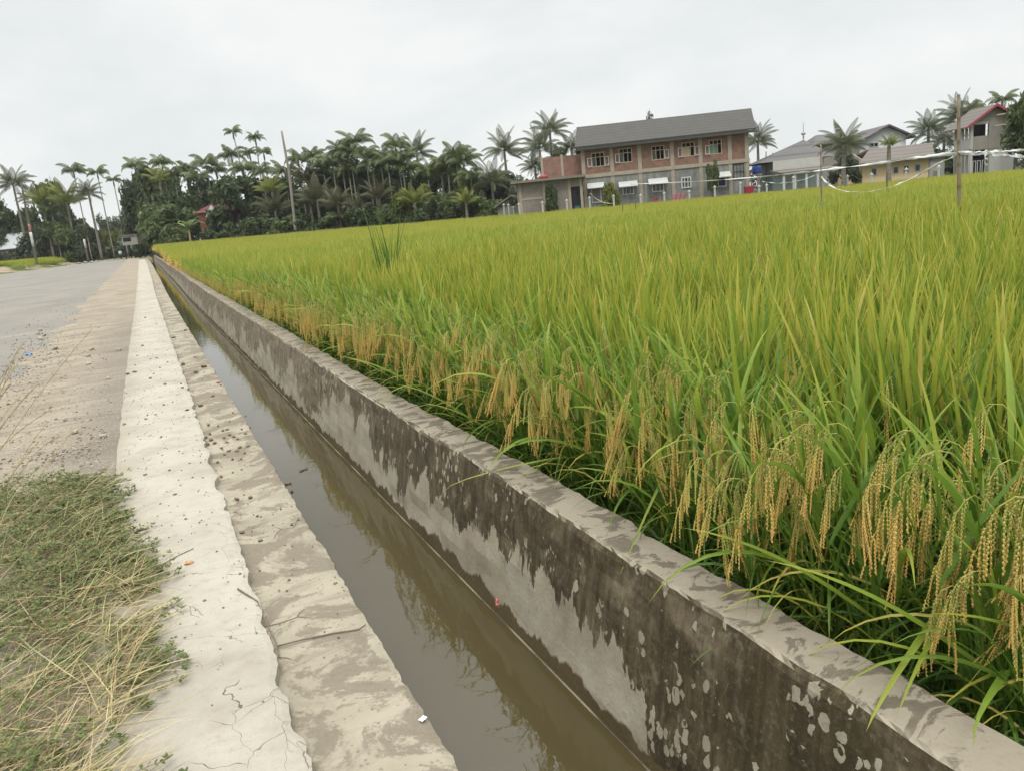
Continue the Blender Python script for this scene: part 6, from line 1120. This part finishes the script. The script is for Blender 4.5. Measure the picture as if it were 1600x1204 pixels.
def tape(name, label, pts_, wd, seed, n=70, cat='tape', tw=1.0):
    P = np.array([at(u, v, D) for u, v, D in pts_]); L_ = np.linspace(0, 1, len(P)); T = np.linspace(0, 1, n)
    C = np.stack([np.interp(T, L_, P[:, k]) for k in range(3)], 1)
    if len(P) > 3:
        K = np.stack([np.interp(np.clip(T+o_, 0, 1), L_, P[:, k]) for o_ in (-0.06, -0.03, 0, 0.03, 0.06) for k in range(3)], 1).reshape(n, 5, 3); C2 = K.mean(1); C2[0], C2[-1] = C[0], C[-1]; C = C2
    d = np.gradient(C, axis=0); d /= np.linalg.norm(d, axis=1)[:, None]; up = np.array([0, 0, 1.0]); s_ = np.cross(d, up); u2 = np.cross(s_, d); a = tw*(wob(T, 3.0, seed, 3)*1.6+T*4)
    Wv = (s_*np.sin(a)[:, None]+u2*np.cos(a)[:, None])*(wd/2*(0.75+0.5*abs(wob(T, 5, seed+2))))[:, None]; N_ = np.cross(d, Wv); N_ /= np.linalg.norm(N_, axis=1)[:, None]+1e-9; N_ *= 0.0015
    V = np.concatenate([C+Wv+N_, C-Wv+N_, C-Wv-N_, C+Wv-N_]); F = []
    for i in range(n-1):
        for k in range(4): k2 = (k+1) % 4; F.append((k*n+i, k*n+i+1, k2*n+i+1, k2*n+i))
    F += [(0, n, 2*n, 3*n), (4*n-1, 3*n-1, 2*n-1, n-1)]
    mb = MB(); mb.add(V, F); return tag(mb.build(name, MTAPE, smooth=True), label, cat)
tape('bird_scare_tape', 'long white plastic tape running from the brick house past both poles in the rice', [(985, 288, 60), (1064, 285.5, 42), (1164, 279, 29), (1223, 273, 22.5), (1283, 266.5, 18.3), (1340, 259.5, 15.6), (1400, 252, 13.3), (1450, 244, 11.8), (1498, 239, 10.4)], 0.055, 1, 160)
tape('bird_scare_tape', 'deeply sagging white tape between the two bamboo poles', [(1283, 276, 18.3), (1292, 287, 17.8), (1310, 298, 17), (1345, 302, 15.6), (1385, 295, 14.2), (1420, 282, 13), (1455, 262, 11.8), (1480, 249, 10.9), (1498, 241, 10.4)], 0.036, 2, 120)
tape('bird_scare_tape', 'white tape stretched from the tall pole out past the border, upper strand', [(1498, 238.5, 10.4), (1530, 237.5, 9.8), (1560, 237, 9.2), (1600, 234.5, 8.6), (1640, 232, 8)], 0.036, 3, 60)
tape('bird_scare_tape', 'broad twisted white tape sloping down from the tall pole, lower strand', [(1498, 239.5, 10.4), (1530, 240, 9.8), (1560, 242, 9.2), (1600, 245, 8.6), (1640, 248, 8)], 0.055, 4, 60)
tape('bird_scare_tape', 'thin white strand sagging from the shorter pole toward the pale verandah', [(1283, 270, 18.3), (1262, 279, 21), (1240, 285, 24), (1215, 287, 28), (1190, 284, 32)], 0.028, 5, 60)
tape('bird_scare_tape', 'thin white cord looping down beside the round yellow green shrub', [(922, 302, 70), (930, 310, 70), (942, 316.5, 70), (958, 319, 70)], 0.07, 6, 30)
# ------------------------------------------------------------------ thin humid air
hz = MB(); hz.box(-420, 420, -60, 420, -3.0, 32.0); kh = NM('humid air'); vo = kh.n('ShaderNodeVolumePrincipled'); vo.inputs['Color'].default_value = (0.92, 0.95, 0.97, 1); vo.inputs['Density'].default_value = 0.0002; vo.inputs['Anisotropy'].default_value = 0.2
kh.t.links.new(vo.outputs[0], kh.out.inputs['Volume']); tag(hz.build('haze', kh.m), kind='stuff')
# ------------------------------------------------------------------ the far side of the road: rice strip, rubble
pl = []
for i in range(900):
    u = RNG.uniform(-260, 128); D_ = RNG.uniform(95, 125)
    p = at(u, hv(u), D_); 
    if p[0] < rl0(p[1])-2.2: pl.append((p[0], p[1], float(gz(p[0], p[1]))-0.25, RNG.integers(27, 30), RNG.uniform(0, 6), RNG.uniform(0.8, 1.0)))
o = instancer('rice_strip', pl, SRC); tag(o, 'narrow strip of yellow green rice across the road before the left grove', 'rice crop', kind='stuff')
MRUB = plain('grey rubble', (0.27, 0.25, 0.22), 0.95, 0.35, 3); RUB = [rock_mesh('rubble', 80+i, MRUB, 2, 0.7, 0.35) for i in range(4)]
for i, (u, v, px) in enumerate(((5, 421, 12), (14, 420, 10), (23, 418, 9), (29, 415, 11), (34, 416, 9), (39, 417, 8), (19, 423, 8), (104, 404, 8), (100, 406, 5), (130, 400, 6), (140, 399, 7), (148, 398, 6), (120, 401, 6), (10, 425, 7))):
    p = at(u, hv(u), 98 if u < 60 else 108); s = px*100/FOC/2; o = link('rubble_block', RUB[i % 4]); o.location = (p[0], p[1], -0.33+s*0.3+(0.35 if 20 < u < 38 else 0)); o.scale = (s, s, s); o.rotation_euler = (0, 0, i*1.1); tag(o, 'grey broken rubble block heaped along the far road edge', 'rubble', 'rubble along the far road edge')
